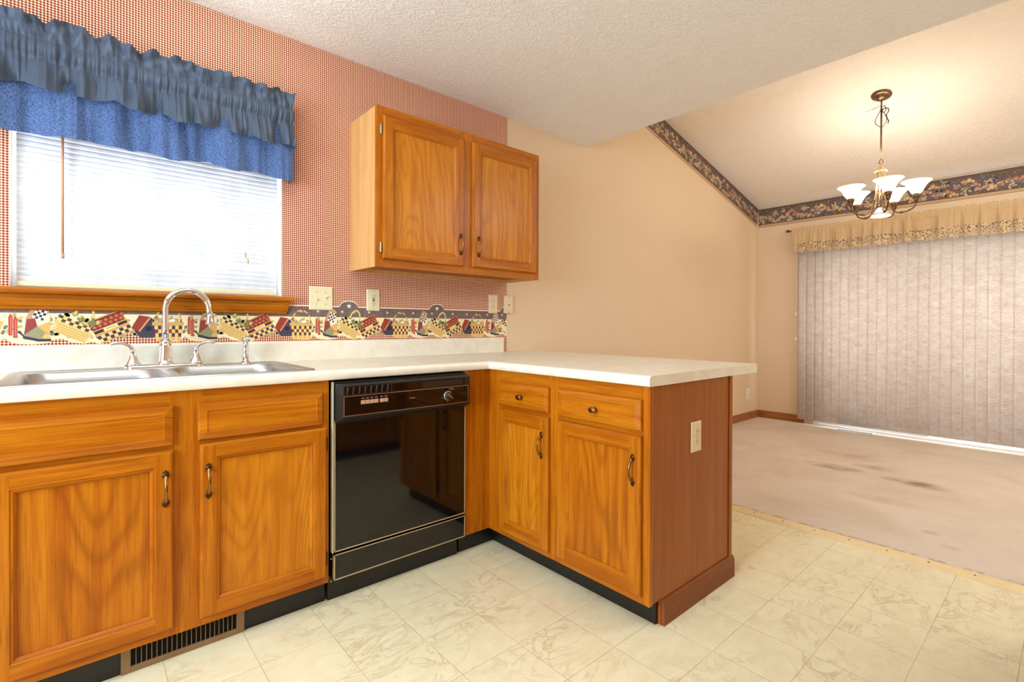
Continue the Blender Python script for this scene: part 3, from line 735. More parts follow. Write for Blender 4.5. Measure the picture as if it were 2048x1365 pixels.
# ------------------------------------------------------------------ sink, faucet, sprayer
sk = empty('kitchen_sink', (-1.245, -.33, CT), 'stainless steel double-bowl sink dropped into the worktop', 'sink')
def loop(x0, x1, y0, y1, r, z): return [(x, y, z) for x, y in rrect(x0, x1, y0, y1, r)]
SX0, SX1, SY0, SY1 = -1.665, -.812, -.590, -.052; zr = CT+.006
mb = MB()
mb.rings([loop(SX0, SX1, SY0, SY1, .03, CT+.0003), loop(SX0+.001, SX1-.001, SY0+.001, SY1-.001, .03, CT+.003), loop(SX0+.006, SX1-.006, SY0+.006, SY1-.006, .028, zr), loop(SX0+.018, SX1-.018, SY0+.018, SY1-.018, .026, zr-.001), loop(SX0+.024, SX1-.024, SY0+.022, SY1-.022, .024, zr-.003)], 0, True)
bowls = ((-1.628, -1.262, -.562, -.150), (-1.230, -.862, -.562, -.150))
mb.fill([loop(SX0+.024, SX1-.024, SY0+.022, SY1-.022, .024, zr-.003)]+[loop(*b, .07, zr-.003) for b in bowls])
mb.build('rim', M['steel'], sk)
for b in bowls:
    mb = MB(); x0, x1, y0, y1 = b
    mb.rings([loop(x0, x1, y0, y1, .07, zr-.003), loop(x0+.006, x1-.006, y0+.006, y1-.006, .066, zr-.009), loop(x0+.012, x1-.012, y0+.012, y1-.012, .06, zr-.06), loop(x0+.02, x1-.02, y0+.02, y1-.02, .055, zr-.16), loop(x0+.045, x1-.045, y0+.045, y1-.045, .04, zr-.18)], 0, True, cap=0)
    bo = mb.build('bowl', M['steel'], sk)
    mb = MB(); mb.lathe([(.045, .002), (.04, .003), (.03, 0.0005), (.0, 0.0005)], ((x0+x1)/2, (y0+y1)/2, zr-.18), seg=20); mb.build('drain', M['chrome'], bo)
zd = zr-.003
fc = empty('faucet', (-1.232, -.098, zd), 'chrome high-arc faucet with two lever handles behind the sink', 'faucet')
FY = -.098
mb = MB()
lp = [(-1.232+dx, FY+dy) for dx, dy in rrect(-.128, .128, -.029, .029, .029, 8)]
def sc_lp(k, z): return [(-1.232+(x+1.232)*(1-k*.03), FY+(y-FY)*(1-k*.2), z) for x, y in lp]
mb.rings([sc_lp(0, zd), sc_lp(0, zd+.006), sc_lp(.5, zd+.010), sc_lp(1.2, zd+.013)], 0, True, cap=0)
mb.build('base_plate', M['chrome'], fc)
mb = MB()
mb.lathe([(.030, .012), (.029, .016), (.024, .020), (.0225, .030), (.0205, .060), (.0195, .082), (.0195, .090), (.0165, .093), (.0195, .098), (.0165, .104), (.0135, .108)], (-1.232, FY, zd), seg=28)
path = [(-1.232, FY, zd+.105), (-1.232, FY, 1.06), (-1.232, FY, 1.135)]; R_ = .0735
path += [(-1.232+R_-R_*cos(radians(a)), FY-.006*a/180, 1.142+R_*1.05*sin(radians(a))) for a in range(0, 176, 8)]
path += [(-1.084, FY-.007, 1.135), (-1.082, FY-.007, 1.118)]
mb.tube(path, .0118, 16)
mb.lathe([(.0125, 0), (.0135, -.004), (.0125, -.010), (.0145, -.020), (.0165, -.034), (.0165, -.04), (.013, -.041)], (-1.082, FY-.007, 1.121), seg=20)
mb.build('spout', M['chrome'], fc)
for s_ in (-1, 1):
    hx = -1.232+s_*.102; mb = MB()
    mb.lathe([(.027, .010), (.0265, .016), (.022, .022), (.0165, .034), (.0115, .05), (.009, .058), (.0105, .062), (.0105, .068), (.009, .071)], (hx, FY, zd), seg=24)
    zz = zd+.066
    mb.tube([(hx, FY, zz), (hx+s_*.003, FY, zz+.010), (hx+s_*.012, FY-.001, zz+.021), (hx+s_*.03, FY-.003, zz+.029), (hx+s_*.05, FY-.005, zz+.031), (hx+s_*.066, FY-.006, zz+.030)], [.0085, .0072, .0062, .0058, .0066, .0078], 12)
    mb.build('lever_handle', M['chrome'], fc)
sp = empty('side_sprayer', (-.948, -.098, zd), 'chrome side sprayer standing right of the faucet', 'sprayer')
mb = MB(); mb.lathe([(.024, 0), (.023, .004), (.016, .008), (.0125, .012), (.0125, .020)], (-.948, FY, zd), seg=22); mb.build('holder', M['chrome'], sp)
mb = MB(); mb.lathe([(.011, .018), (.0125, .030), (.0105, .040), (.0125, .052), (.0125, .062), (.009, .068), (.012, .074), (.011, .084), (.0095, .092)], (-.948, FY, zd), seg=20)
mb.tube([(-.962, FY-.004, zd+.103), (-.945, FY-.004, zd+.105), (-.930, FY-.006, zd+.109)], [.008, .012, .014], 14); mb.tube([(-.948, FY, zd+.088), (-.945, FY, zd+.104)], [.0095, .011], 12)
mb.build('spray_head', M['chrome'], sp)

# ------------------------------------------------------------------ text helper
def text_tris(txt, size):
    cu = bpy.data.curves.new('t', 'FONT'); cu.body = txt; cu.size = size; cu.align_x = 'CENTER'; cu.align_y = 'CENTER'
    o = bpy.data.objects.new('t', cu); COL.objects.link(o); bpy.context.view_layer.update()
    me = bpy.data.meshes.new_from_object(o.evaluated_get(bpy.context.evaluated_depsgraph_get()))
    vs = [(v.co.x, v.co.y) for v in me.vertices]; fs = [tuple(p.vertices) for p in me.polygons]
    bpy.data.objects.remove(o); bpy.data.curves.remove(cu); bpy.data.meshes.remove(me); return vs, fs
def put_text(mb, txt, size, place, mi=0):
    vs, fs = text_tris(txt, size); b = len(mb.v)
    for x, y in vs: mb.vert(place(x, y))
    for f in fs: mb.face([b+k for k in f], mi)
    return b

# ------------------------------------------------------------------ dishwasher
dw = empty('dishwasher', (-.455, -.3, 0), 'black built-in dishwasher with gold-edged panels between the oak cabinets', 'dishwasher')
box_part('tub', M['blackplastic'], dw, (-.757, -.156, -.600, -.04, .09, .862))
box_part('tub_edge', M['gapwhite'], dw, (-.7655, -.7605, -.622, -.60, .20, .861), bevel=.001)
box_part('top_strip', M['blackplastic'], dw, (-.757, -.156, -.622, -.600, .846, .8605))
# console: tray with sloped sides
mb = MB(); X0, X1 = -.757, -.145; F_ = -.664
c0 = [(X0, -.600), (X1, -.600)]
# outer shell, front opening
prof = [(.697, -.612), (.708, -.640), (.722, F_), (.848, F_), (.853, -.650), (.856, -.612)]
mb.rings([[(X0, y, z) for z, y in prof], [(X0+.0005, y, z) for z, y in prof]], 0) if False else None
cs = [(X0, 0), (X0+.016, 1), (X1-.010, 1), (X1, 0)]
I = []
for x, k in cs:
    I.append([mb.vert((x, (y if k else max(y, -.628)), z)) for z, y in prof])
for A_, B_ in zip(I, I[1:]):
    for j in range(len(prof)-1): mb.face((A_[j], A_[j+1], B_[j+1], B_[j]))
mb.face(I[0]); mb.face(I[-1])
con = mb.build('control_console', M['blackplastic'], dw)
frD = Fr((0, F_, 0), (1, 0, 0), (0, -1, 0))
mb = MB(); frD.box(mb, -.738, -.165, .732, .806, .0002, .0012, 0); mb.build('control_panel', M['gloss'], con)
mb = MB()
for a in ((-.739, -.164, .8055, .8075), (-.739, -.164, .7305, .7325), (-.7395, -.7378, .7305, .8075), (-.1652, -.1635, .7305, .8075)): frD.box(mb, a[0], a[1], a[2], a[3], .0004, .002)
mb.build('trim_line', M['coptrim'], con)
# vent / latch recess
mb = MB(); frD.box(mb, -.735, -.180, .812, .842, .0002, .0008); mb.build('handle_recess', M['gloss'], con)
for k in range(8):
    mb = MB(); xx = -.730+k*.0235
    mb.poly([frD(xx, .813, .001), frD(xx+.0015, .813, .006), frD(xx+.006, .841, .006), frD(xx+.0035, .841, .001)])
    mb.poly([frD(xx+.0015, .813, .006), frD(xx+.006, .813, .004), frD(xx+.011, .841, .004), frD(xx+.006, .841, .006)]); mb.build('vent_fin', M['blackplastic'], con, fix=False)
mb = MB(); frD.box(mb, -.735, -.545, .8105, .813, .0008, .004); frD.box(mb, -.548, -.543, .811, .842, .0008, .006); mb.build('vent_edge', M['blackplastic'], con)
mb = MB(); frD.box(mb, -.40, -.195, .815, .838, .0008, .0012); mb.build('latch_bar', M['blackplastic'], con)
for k in range(6):
    x = -.6725+k*.0182+(.005 if k > 3 else 0)
    mb = MB(); frD.box(mb, x, x+.0165, .772, .787, .001, .005); mb.build('push_button', M['buttons'], con, bevel=.001)
# the printed captions are too small to read in the photo: short pale strokes in their place
for k in range(6):
    x = -.6715+k*.0182+(.005 if k > 3 else 0); mb = MB(); frD.box(mb, x+.001, x+.0135, .7925, .7945, .0012, .0014); frD.box(mb, x+.002, x+.0125, .7955, .7970, .0012, .0014); mb.build('caption', M['coptrim'], con)
for a in ((-.462, -.436, .774, .777), (-.271, -.247, .7985, .8005), (-.262, -.240, .794, .796), (-.306, -.299, .760, .763), (-.281, -.272, .7415, .744)):
    mb = MB(); frD.box(mb, *a, .0012, .0014); mb.build('caption', M['coptrim'], con)
mb = MB(); mb.lathe([(.0215, .001), (.0215, .008), (.019, .010)], frD(-.276, .769, 0), axis=(0, -1, 0), seg=32, mi=0)
mb.lathe([(.0175, .010), (.017, .018), (.0, .018)], frD(-.276, .769, 0), axis=(0, -1, 0), seg=32, mi=1)
a = radians(-38)
P_ = lambda u, v, d: frD(-.276+u*cos(a)-v*sin(a), .769+u*sin(a)+v*cos(a), d)
i = [mb.vert(P_(u, v, d)) for d in (.018, .024) for v in (-.0025, .0025) for u in (-.017, .017)]
for f in ((4, 5, 7, 6), (0, 1, 5, 4), (2, 6, 7, 3), (0, 4, 6, 2), (1, 3, 7, 5)): mb.face([i[k] for k in f], 0)
mb.build('timer_dial', [M['nickel'], M['blackplastic']], con, fix=False)
def dw_panel(name, z0, z1):
    mb = MB(); fr = Fr((0, -.602, 0), (1, 0, 0), (0, -1, 0)); fr.box(mb, -.757, -.150, z0, z1, 0, .017)
    p = mb.build(name, M['gloss'], dw)
    mb = MB(); b_ = .0032
    for a in ((-.758, -.149, z0-.001, z0+b_), (-.758, -.149, z1-b_ if name == 'lower_panel' else z1-.0005, z1), (-.758, -.758+b_, z0, z1), (-.149-b_, -.149, z0, z1)): fr.box(mb, *a, .0005, .0195)
    mb.build('gold_edge', M['goldline'], p); return p
dw_panel('door_panel', .203, .712); dw_panel('lower_panel', .094, .192)
box_part('toe_panel', M['black'], dw, (-.766, -.163, -.574, -.560, 0, .094))
for z in (.655, .245, .172, .085):
    mb = MB(); mb.lathe([(.004, 0), (.004, .002), (0, .003)], (-.7625, -.6005, z), axis=(0, -1, 0), seg=10); mb.build('screw', M['nickel'], dw)

# ------------------------------------------------------------------ register grilles
def register(name, x0, x1, y, z0, z1, label):
    rg = empty(name, ((x0+x1)/2, y, z0), label, 'air vent')
    fr = Fr((0, y, 0), (1, 0, 0), (0, -1, 0)); mb = MB()
    fr.box(mb, x0, x0+.024, z0, z1, 0, .008); fr.box(mb, x1-.024, x1, z0, z1, 0, .008); fr.box(mb, x0+.024, x1-.024, z0, z0+.018, 0, .008); fr.box(mb, x0+.024, x1-.024, z1-.004, z1, 0, .008)
    mb.build('frame', M['register'], rg, bevel=.001)
    mb = MB(); fr.box(mb, x0+.02, x1-.02, z0+.01, z1-.003, 0, .001); mb.build('dark_backing', M['void'], rg)  # near-black sheet stands in for the shade behind the slots
    n = 22
    for k in range(1, n):
        xx = x0+.024+(x1-x0-.048)*k/n; mb = MB(); fr.box(mb, xx-.0009, xx+.0009, z0+.018, z1-.004, .001, .0075); mb.build('louver', M['register'], rg)
register('toe_kick_register', -1.393, -1.056, -.568, .001, .088, 'brown slotted air vent set in the black toe kick under the sink cabinet')
fx = empty('floor_register', (4.385, -1.02, .01), 'pale slotted air vent in the carpet in front of the patio door blind', 'air vent')
mb = MB()
for a in ((4.30, 4.41, -1.19, -1.172), (4.30, 4.41, -.868, -.85), (4.30, 4.315, -1.172, -.868), (4.395, 4.41, -1.172, -.868)): mb.box(a[0], a[1], a[2], a[3], .0105, .016)
mb.build('frame', M['white'], fx); mb = MB(); mb.box(4.31, 4.40, -1.18, -.86, .0104, .0115); mb.build('dark_backing', M['void'], fx)  # shade under the louvers painted as a near-black sheet
for k in range(1, 15):
    mb = MB(); y = -1.172+.304*k/15; mb.box(4.315, 4.395, y-.003, y+.003, .0115, .0155); mb.build('louver', M['white'], fx)

# ------------------------------------------------------------------ plates on the walls
def plate(mb, fr, a, b, w_, h_, d=.005, mi=0):
    R = lambda i, dd: fr.ring(a-w_/2, a+w_/2, b-h_/2, b+h_/2, i, dd)
    mb.rings([R(0, 0), R(0, d*.5), R(.003, d*.9), R(.005, d)], mi, cap=mi)
def duplex(root, fr, a, b, mat):
    for s_ in (-1, 1):
        mb = MB(); c = b+s_*.0195; lp = [(a+x, c+y) for x, y in rrect(-.0165, .0165, -.0145, .0145, .009, 5)]
        mb.rings([[fr(x, y, .0045) for x, y in lp], [fr(x, y, .0065) for x, y in lp]], 0, cap=0)
        for q in (-.0065, .0065): fr.box(mb, a+q-.0011, a+q+.0011, c-.001, c+.008, .0066, .0070, 1)
        mb.lathe([(.0022, .0066), (.0022, .0070), (0, .0070)], fr(a, c-.008, 0), axis=fr.n, seg=8, mi=1)
        mb.build('receptacle', [mat, M['slot']], root)
    mb = MB(); mb.lathe([(.003, .005), (.0025, .006), (0, .006)], fr(a, b, 0), axis=fr.n, seg=10); mb.build('screw', M['nickel'], root)
frN = Fr((0, -.0005, 0), (1, 0, 0), (0, -1, 0))
sw = empty('light_switch', (-.5915, -.0005, 1.16), 'cream double toggle switch plate on the gingham wallpaper right of the window sill', 'light switch')
mb = MB(); plate(mb, frN, -.5915, 1.2135, .115, .116); mb.build('plate', M['cream'], sw)
for x, s_ in ((-.6145, -1), (-.5685, 1)):
    mb = MB(); frN.box(mb, x-.005, x+.005, 1.2005, 1.2265, .0048, .006); p0, p1 = (.006, .015); zc = 1.2135
    mb.tube([frN(x, zc, .004), frN(x, zc+s_*.007, .010), frN(x, zc+s_*.011, .017)], [.0045, .0042, .0036], 8); mb.build('toggle', M['cream'], sw)
    for dz in (-.030, .030):
        mb = MB(); mb.lathe([(.0028, .005), (.0022, .006), (0, .006)], frN(x, zc+dz, 0), axis=frN.n, seg=8); mb.build('screw', M['nickel'], sw)
gf = empty('gfci_outlet', (-.3175, -.0005, 1.16), 'cream GFCI outlet with red and black buttons on the gingham wallpaper below the wall cabinet', 'outlet')
mb = MB(); plate(mb, frN, -.3175, 1.215, .072, .116); mb.build('plate', M['cream'], gf)
mb = MB(); frN.box(mb, -.3175-.0165, -.3175+.0165, 1.215-.033, 1.215+.033, .005, .0068)
for s_ in (-1, 1):
    c = 1.215+s_*.021
    for q in (-.0065, .0065): frN.box(mb, -.3175+q-.0012, -.3175+q+.0012, c-.003, c+.005, .0068, .0073, 1)
    mb.lathe([(.0024, .0068), (.0024, .0073), (0, .0073)], frN(-.3175, c-.009, 0), axis=frN.n, seg=8, mi=1)
mb.build('receptacle', [M['cream'], M['slot']], gf)
mb = MB(); frN.box(mb, -.3175-.007, -.3175+.007, 1.2165, 1.2225, .0068, .0085); mb.build('reset_button', M['red'], gf)
mb = MB(); frN.box(mb, -.3175-.006, -.3175+.006, 1.207, 1.213, .0068, .0085); mb.build('test_button', M['black'], gf)
for dz in (-.048, .048):
    mb = MB(); mb.lathe([(.0028, .005), (.0022, .006), (0, .006)], frN(-.3175, 1.215+dz, 0), axis=frN.n, seg=8); mb.build('screw', M['nickel'], gf)
ou = empty('wall_outlet', (.4955, -.0005, 1.16), 'cream duplex outlet near the right edge of the gingham wallpaper', 'outlet')
mb = MB(); plate(mb, frN, .4955, 1.218, .072, .118); mb.build('plate', M['ivory'], ou); duplex(ou, frN, .4955, 1.218, M['ivory'])
pj = empty('phone_jack', (.62, -.0005, 1.16), 'ivory phone jack plate standing proud where the wallpaper meets the tan wall', 'phone jack')
mb = MB(); frN.box(mb, .584, .656, 1.160, 1.276, 0, .010); plate(mb, Fr((0, -.0105, 0), (1, 0, 0), (0, -1, 0)), .620, 1.218, .072, .116, .005); mb.build('plate', M['ivory'], pj)
mb = MB(); frN.box(mb, .620-.008, .620+.008, 1.218-.008, 1.218+.008, .015, .017, 0); frN.box(mb, .620-.005, .620+.005, 1.218-.006, 1.218+.003, .017, .0173, 1); mb.build('jack_socket', [M['ivory'], M['slot']], pj)
for dz in (-.049, .049):
    mb = MB(); mb.lathe([(.0034, .015), (.003, .0165), (0, .0165)], frN(.620, 1.218+dz, 0), axis=frN.n, seg=8); mb.build('screw', M['slot'], pj)
frE = Fr((0, YE-.0005, 0), (1, 0, 0), (0, -1, 0))
eo = empty('peninsula_outlet', (.308, YE-.0005, .59), 'tan duplex outlet on the reddish end panel of the peninsula', 'outlet')
mb = MB(); plate(mb, frE, .308, .649, .074, .118); mb.build('plate', M['ivory'], eo); duplex(eo, frE, .308, .649, M['ivory'])
fo_ = empty('wall_outlet', (4.2, -.0005, .25), 'small white outlet low on the tan wall beside the far corner', 'outlet')
mb = MB(); plate(mb, frN, 4.205, .305, .072, .118); mb.build('plate', M['whiteplate'], fo_); duplex(fo_, frN, 4.205, .305, M['whiteplate'])

# ------------------------------------------------------------------ chandelier
CX, CY = 2.981, -1.537
cz = slope(CX)
cl = empty('chandelier', (CX, CY, cz), 'bronze five-arm chandelier with lit bell shades hanging from the sloped ceiling', 'chandelier')
nrm = Vector((-.2485, 0, -1)).normalized()
mb = MB(); mb.lathe([(r_*.83, h_) for r_, h_ in ((.079, 0.001), (.080, .006), (.074, .014), (.060, .018), (.050, .020), (.047, .030), (.030, .040), (.012, .044), (.0, .046))], (CX, CY, cz), axis=nrm, seg=36)
mb.build('ceiling_canopy', M['bulbmetal'], cl)
top = cz-.045
mb = MB(); mb.tube([(CX, CY, top+.015), (CX, CY, top-.06)], .0055, 10); mb.tube([(CX, CY, top-.05), (CX, CY, 2.345)], .0062, 12)
mb.lathe([(.006, 2.338), (.011, 2.335), (.011, 2.330), (.006, 2.326)], (CX, CY, 0), seg=14)
for z0 in (2.318,):
    mb.tube([(CX, CY+.013*cos(a_), z0+.013*sin(a_)) for a_ in [2*pi*k/14 for k in range(14)]], .003, 8, closed=True)
mb.build('stem', M['bulbmetal'], cl)
mb = MB()
mb.lathe([(.005, 2.308), (.007, 2.300), (.012, 2.288), (.024, 2.272), (.042, 2.256), (.046, 2.250), (.044, 2.246), (.03, 2.242)], (CX, CY, 0), seg=28)
for k in range(6):
    a_ = 2*pi*k/6; mb.tube([(CX+.028*cos(a_), CY+.028*sin(a_), 2.246), (CX+.026*cos(a_), CY+.026*sin(a_), 2.18), (CX+.03*cos(a_), CY+.03*sin(a_), 2.08), (CX+.05*cos(a_), CY+.05*sin(a_), 1.985)], .0055, 8)
mb.lathe([(.03, 2.085), (.034, 2.08), (.03, 2.075)], (CX, CY, 0), seg=20); mb.tube([(CX, CY, 2.245), (CX, CY, 2.07)], .008, 10)
mb.tube([(CX+.060*cos(a_), CY+.060*sin(a_), 1.925) for a_ in [2*pi*k/28 for k in range(28)]], .005, 8, closed=True)
mb.build('column', M['softgold'], cl)
BELL = [(.026, 0), (.030, .004), (.040, .020), (.050, .040), (.060, .058), (.074, .076), (.092, .090), (.100, .096)]
def bell(parent, c, sgn=1, sc=1.0, name='glass_shade'):
    mb = MB(); mb.lathe([(r*sc, h*sgn*sc) for r, h in BELL]+[(.099*sc, .098*sgn*sc), (.090*sc, .0925*sgn*sc), (.072*sc, .079*sgn*sc), (.048*sc, .042*sgn*sc), (.024*sc, .003*sgn*sc)], c, seg=36, mi=0, caps=False)
    n = 36
    for fi, f in enumerate(mb.f):
        if fi//n in (6, 7, 8): mb.m[fi] = 1
    return mb.build(name, [M['shade'], M['rim']], parent, fix=True)
vdir = math.atan2(CAM[1]-CY, CAM[0]-CX)
for th in (12, 84, 156, 228, 300):
    # angle measured from the direction towards the camera, positive to the picture's right
    a_ = vdir+radians(th); dx, dy = cos(a_), sin(a_); Rr = .212
    q = lambda r, z: (CX+dx*(r if r < .06 else .06+(r-.06)*.717), CY+dy*(r if r < .06 else .06+(r-.06)*.717), z)
    mb = MB()
    mb.tube([q(.045, 2.03), q(.055, 1.985), q(.080, 1.945), q(.115, 1.925), q(.15, 1.924), q(.20, 1.928), q(.245, 1.945), q(.266, 1.968), q(.272, 1.99)], .0058, 10)
    for rr in (.135, .148, .161): mb.lathe([(.006, -.005), (.0095, 0), (.006, .005)], q(rr, 1.924), axis=(dx, dy, 0), seg=12)
    mb.lathe([(.008, 1.985), (.013, 1.992), (.016, 2.004), (.017, 2.018), (.023, 2.024), (.023, 2.030), (.026, 2.040), (.024, 2.046)], (CX+dx*Rr, CY+dy*Rr, 0), seg=20)
    arm = mb.build('arm', M['bulbmetal'] if th in (12, 84, 300) else M['bulbmetal'], cl)
    bell(arm, (CX+dx*Rr, CY+dy*Rr, 2.046), 1, .93)
    point('chandelier_bulb', (CX+dx*Rr, CY+dy*Rr, 2.160), 3.0, (1.0, 0.93, 0.83), .035)
bell(cl, (CX, CY, 1.975), -1, .66, 'centre_shade')
point('chandelier_bulb', (CX, CY, 1.885), 2.0, (1.0, 0.93, 0.83), .03)
mb = MB()
zt = top-.05
rl = Vector((cos(vdir+pi/2), sin(vdir+pi/2), 0))   # sideways as seen from the camera
def W_(pts, r): mb.tube([Vector((CX, CY, zt))+rl*a+Vector((0, 0, b)) for a, b in pts], r, 6)
W_([(0, .01), (-.05, -.002), (-.10, -.008)], .0014); W_([(0, .02), (-.04, .008), (-.06, -.005)], .0012)
W_([(0, -.02), (.025, -.01), (.042, -.015), (.045, -.04), (.03, -.06), (.035, -.09), (.045, -.11), (.04, -.13)], .0035)
W_([(-.005, -.02), (-.025, -.06), (-.04, -.10), (-.03, -.125), (-.006, -.145)], .0025); W_([(.006, -.15), (.028, -.12), (.034, -.09), (.02, -.05), (.0, -.02)], .0022)
W_([(.0, .005), (.02, .008), (.03, -.02), (.015, -.045), (.0, -.03), (.02, -.01)], .003)
mb.build('tangled_wire', M['darkbrass'], cl)

# ------------------------------------------------------------------ printed border of baskets
def hexc(r, g, b): return lin((r, g, b))
class Print(MB):
    def __init__(s, place): super().__init__(); s.c = []; s.place = place; s.lay = 0
    def pp(s, pts, col, lay, cols=None):
        s.lay += 1; lay += (s.lay % 12)*.07
        idx = []
        for k, (a, b) in enumerate(pts):
            idx.append(s.vert(s.place(a, b, lay))); s.c.append(cols[k] if cols else col)
        s.face(idx)
    def disc(s, a, b, ra, rb, col, col2, lay, rot=0, n=9, star=0):
        s.lay += 1; lay += (s.lay % 12)*.07
        c0 = s.vert(s.place(a, b, lay)); s.c.append(col2); ring = []
        for k in range(n):
            t_ = 2*pi*k/n; rr = 1+(star*(1 if k % 2 else -1))
            x, y = ra*rr*cos(t_), rb*rr*sin(t_); ring.append(s.vert(s.place(a+x*cos(rot)-y*sin(rot), b+x*sin(rot)+y*cos(rot), lay))); s.c.append(col)
        for k in range(n): s.face((c0, ring[k], ring[(k+1) % n]))
CRM = hexc(242, 224, 178)
def motif(P, s0):
    rnd = random.Random(5)
    def rect(a0, a1, b0, b1, col, lay, rot=0, ca=0, cb=0):
        pts = [(a0, b0), (a1, b0), (a1, b1), (a0, b1)]
        c, s_ = cos(rot), sin(rot); P.pp([(s0+ca+x*c-y*s_, cb+x*s_+y*c) for x, y in pts], col, lay)
    def pg(pts, col, lay, rot=0, ca=0, cb=0):
        c, s_ = cos(rot), sin(rot); P.pp([(s0+ca+x*c-y*s_, cb+x*s_+y*c) for x, y in pts], col, lay)
    # scattered leaves on the cream
    for k in range(80):
        a = rnd.uniform(0, .528); b = rnd.uniform(1.03, 1.112)
        col = rnd.choice([hexc(132, 134, 92), hexc(112, 112, 82), hexc(164, 160, 108), hexc(196, 168, 110)]); P.disc(s0+a, b, .009, .0055, col, tuple(k_*1.25 for k_ in col), 3, rnd.uniform(0, 3), 7)
    # pegs
    for a in (.0, .078, .2, .262, .344, .448): P.disc(s0+a, 1.148, .0068, .0068, hexc(206, 176, 120), hexc(238, 214, 160), 6, 0, 12)
    # star arch
    st = []
    for k in range(10):
        r = .014 if k % 2 == 0 else .0058; t_ = pi/2+k*pi/5; st.append((.235+r*cos(t_), 1.178+r*sin(t_)))
    pg(st, hexc(244, 236, 220), 7)
    # upright basket
    Y1, Y2, Y3 = hexc(226, 180, 98), hexc(206, 152, 70), hexc(236, 200, 128); NV, RD = hexc(62, 62, 72), hexc(140, 52, 44)
    pg([(-.050, 1.082), (.050, 1.082), (.042, 1.012), (-.042, 1.012)], Y2, 4); rect(-.054, .054, 1.076, 1.090, Y1, 7)
    for k in range(4): rect(-.053, .053, 1.0775+.003*k, 1.0785+.003*k, Y2, 8)
    for r in range(4):
        for c_ in range(8):
            w_ = .094-.003*r; x = -w_/2+w_*c_/8; z = 1.060-.0155*r
            col = (NV if (c_+r) % 2 else Y3) if r in (0, 2) and r < 3 else ((Y3 if c_ % 2 else RD) if r == 1 else (Y1 if c_ % 2 else Y3))
            rect(x+.0006, x+w_/8-.0006, z, z+.0145, col, 5)
    hp = [(.047*cos(t_), 1.088+.066*sin(t_)) for t_ in [pi*k/14 for k in range(15)]]; hi = [(.041*cos(t_), 1.088+.059*sin(t_)) for t_ in [pi*k/14 for k in range(15)]]
    for k in range(14): pg([hp[k], hp[k+1], hi[k+1], hi[k]], Y1 if k % 3 else hexc(150, 96, 60), 8)
    for k in range(9): P.disc(s0-.036+.009*k, 1.093+.006*sin(k*2.1), .0085, .0075, rnd.choice([hexc(196, 164, 108), hexc(120, 108, 76), hexc(168, 140, 96)]), hexc(228, 208, 164), 6, 0, 8)
    P.disc(s0+.012, 1.096, .013, .006, hexc(240, 232, 214), hexc(250, 246, 236), 7, .1, 8); P.disc(s0-.044, 1.106, .006, .006, hexc(60, 56, 54), hexc(230, 220, 200), 7, 0, 8)
    # candles
    for dx, dz in ((-.006, .004), (.006, -.004)):
        pg([(.078+dx-.005, 1.035+dz), (.078+dx+.005, 1.035+dz), (.078+dx+.0055, 1.10+dz), (.078+dx, 1.114+dz), (.078+dx-.0055, 1.10+dz)], hexc(178, 70, 58), 5)
        pg([(.078+dx-.001, 1.04+dz), (.078+dx+.003, 1.04+dz), (.078+dx+.003, 1.10+dz), (.078+dx-.001, 1.10+dz)], hexc(206, 106, 84), 6)
    # patchwork birdhouse / pot
    c0 = .140
    pg([(-.034, .012), (.034, .004), (.034, .105), (.012, .150), (-.004, .150), (-.030, .090)], hexc(190, 150, 110), 4, 0, c0, 1.012)
    pg([(-.035, .028), (.002, .062), (-.006, .088), (-.027, .086)], hexc(146, 64, 58), 5, 0, c0, 1.012)
    pg([(0, .060), (.033, .078), (.033, .108), (-.006, .088)], hexc(240, 222, 186), 5, 0, c0, 1.012); pg([(0, .060), (.033, .030), (.033, .078)], hexc(222, 170, 92), 5, 0, c0, 1.012)
    pg([(-.033, .030), (0, .060), (.020, .034), (.012, .016), (-.034, .020)], hexc(148, 146, 108), 5, 0, c0, 1.012); pg([(.020, .034), (.033, .030), (.033, .010), (.012, .016)], hexc(226, 178, 100), 5, 0, c0, 1.012)
    pg([(.006, .112), (.030, .104), (.030, .135), (.014, .150)], hexc(196, 158, 104), 5, 0, c0, 1.012)
    for r in range(5):
        for c_ in range(4):
            x = -.024+.0075*c_+.002*r; z = .088+.009*r-.002*c_
            rect(x, x+.0075, z, z+.009, hexc(58, 54, 54) if (r+c_) % 2 else hexc(246, 240, 224), 6, -.12, c0, 1.012)
    pg([(-.038, .016), (.002, .004), (.036, .004), (.036, .014), (.004, .014), (-.036, .026)], hexc(58, 60, 78), 6, 0, c0, 1.012)
    pg([(-.034, .028), (-.046, .044), (-.050, .038), (-.036, .022)], hexc(62, 62, 80), 5, 0, c0, 1.012); pg([(.034, .032), (.052, .048), (.050, .058), (.034, .044)], hexc(62, 62, 80), 5, 0, c0, 1.012)
    for k in range(3): pg([(.035+.006*k, .046+.004*k), (.038+.006*k, .046+.004*k), (.038+.006*k, .064+.002*k), (.035+.006*k, .064+.002*k)], hexc(236, 226, 190), 6, 0, c0, 1.012)
    # tilted yellow basket
    rt_ = -.50; ca, cb = .238, 1.066
    rect(-.056, .056, -.038, .018, hexc(224, 190, 116), 5, rt_, ca, cb)
    for r in range(4): rect(-.050, .050, -.034+.009*r, -.032+.009*r, hexc(186, 142, 74), 6, rt_, ca, cb)
    for c_ in range(9):
        for r in range(2): rect(-.056+.0124*c_, -.044+.0124*c_, .004+.011*r, .015+.011*r, (hexc(84, 62, 52) if (c_+r) % 2 else hexc(236, 206, 140)), 7, rt_, ca, cb)
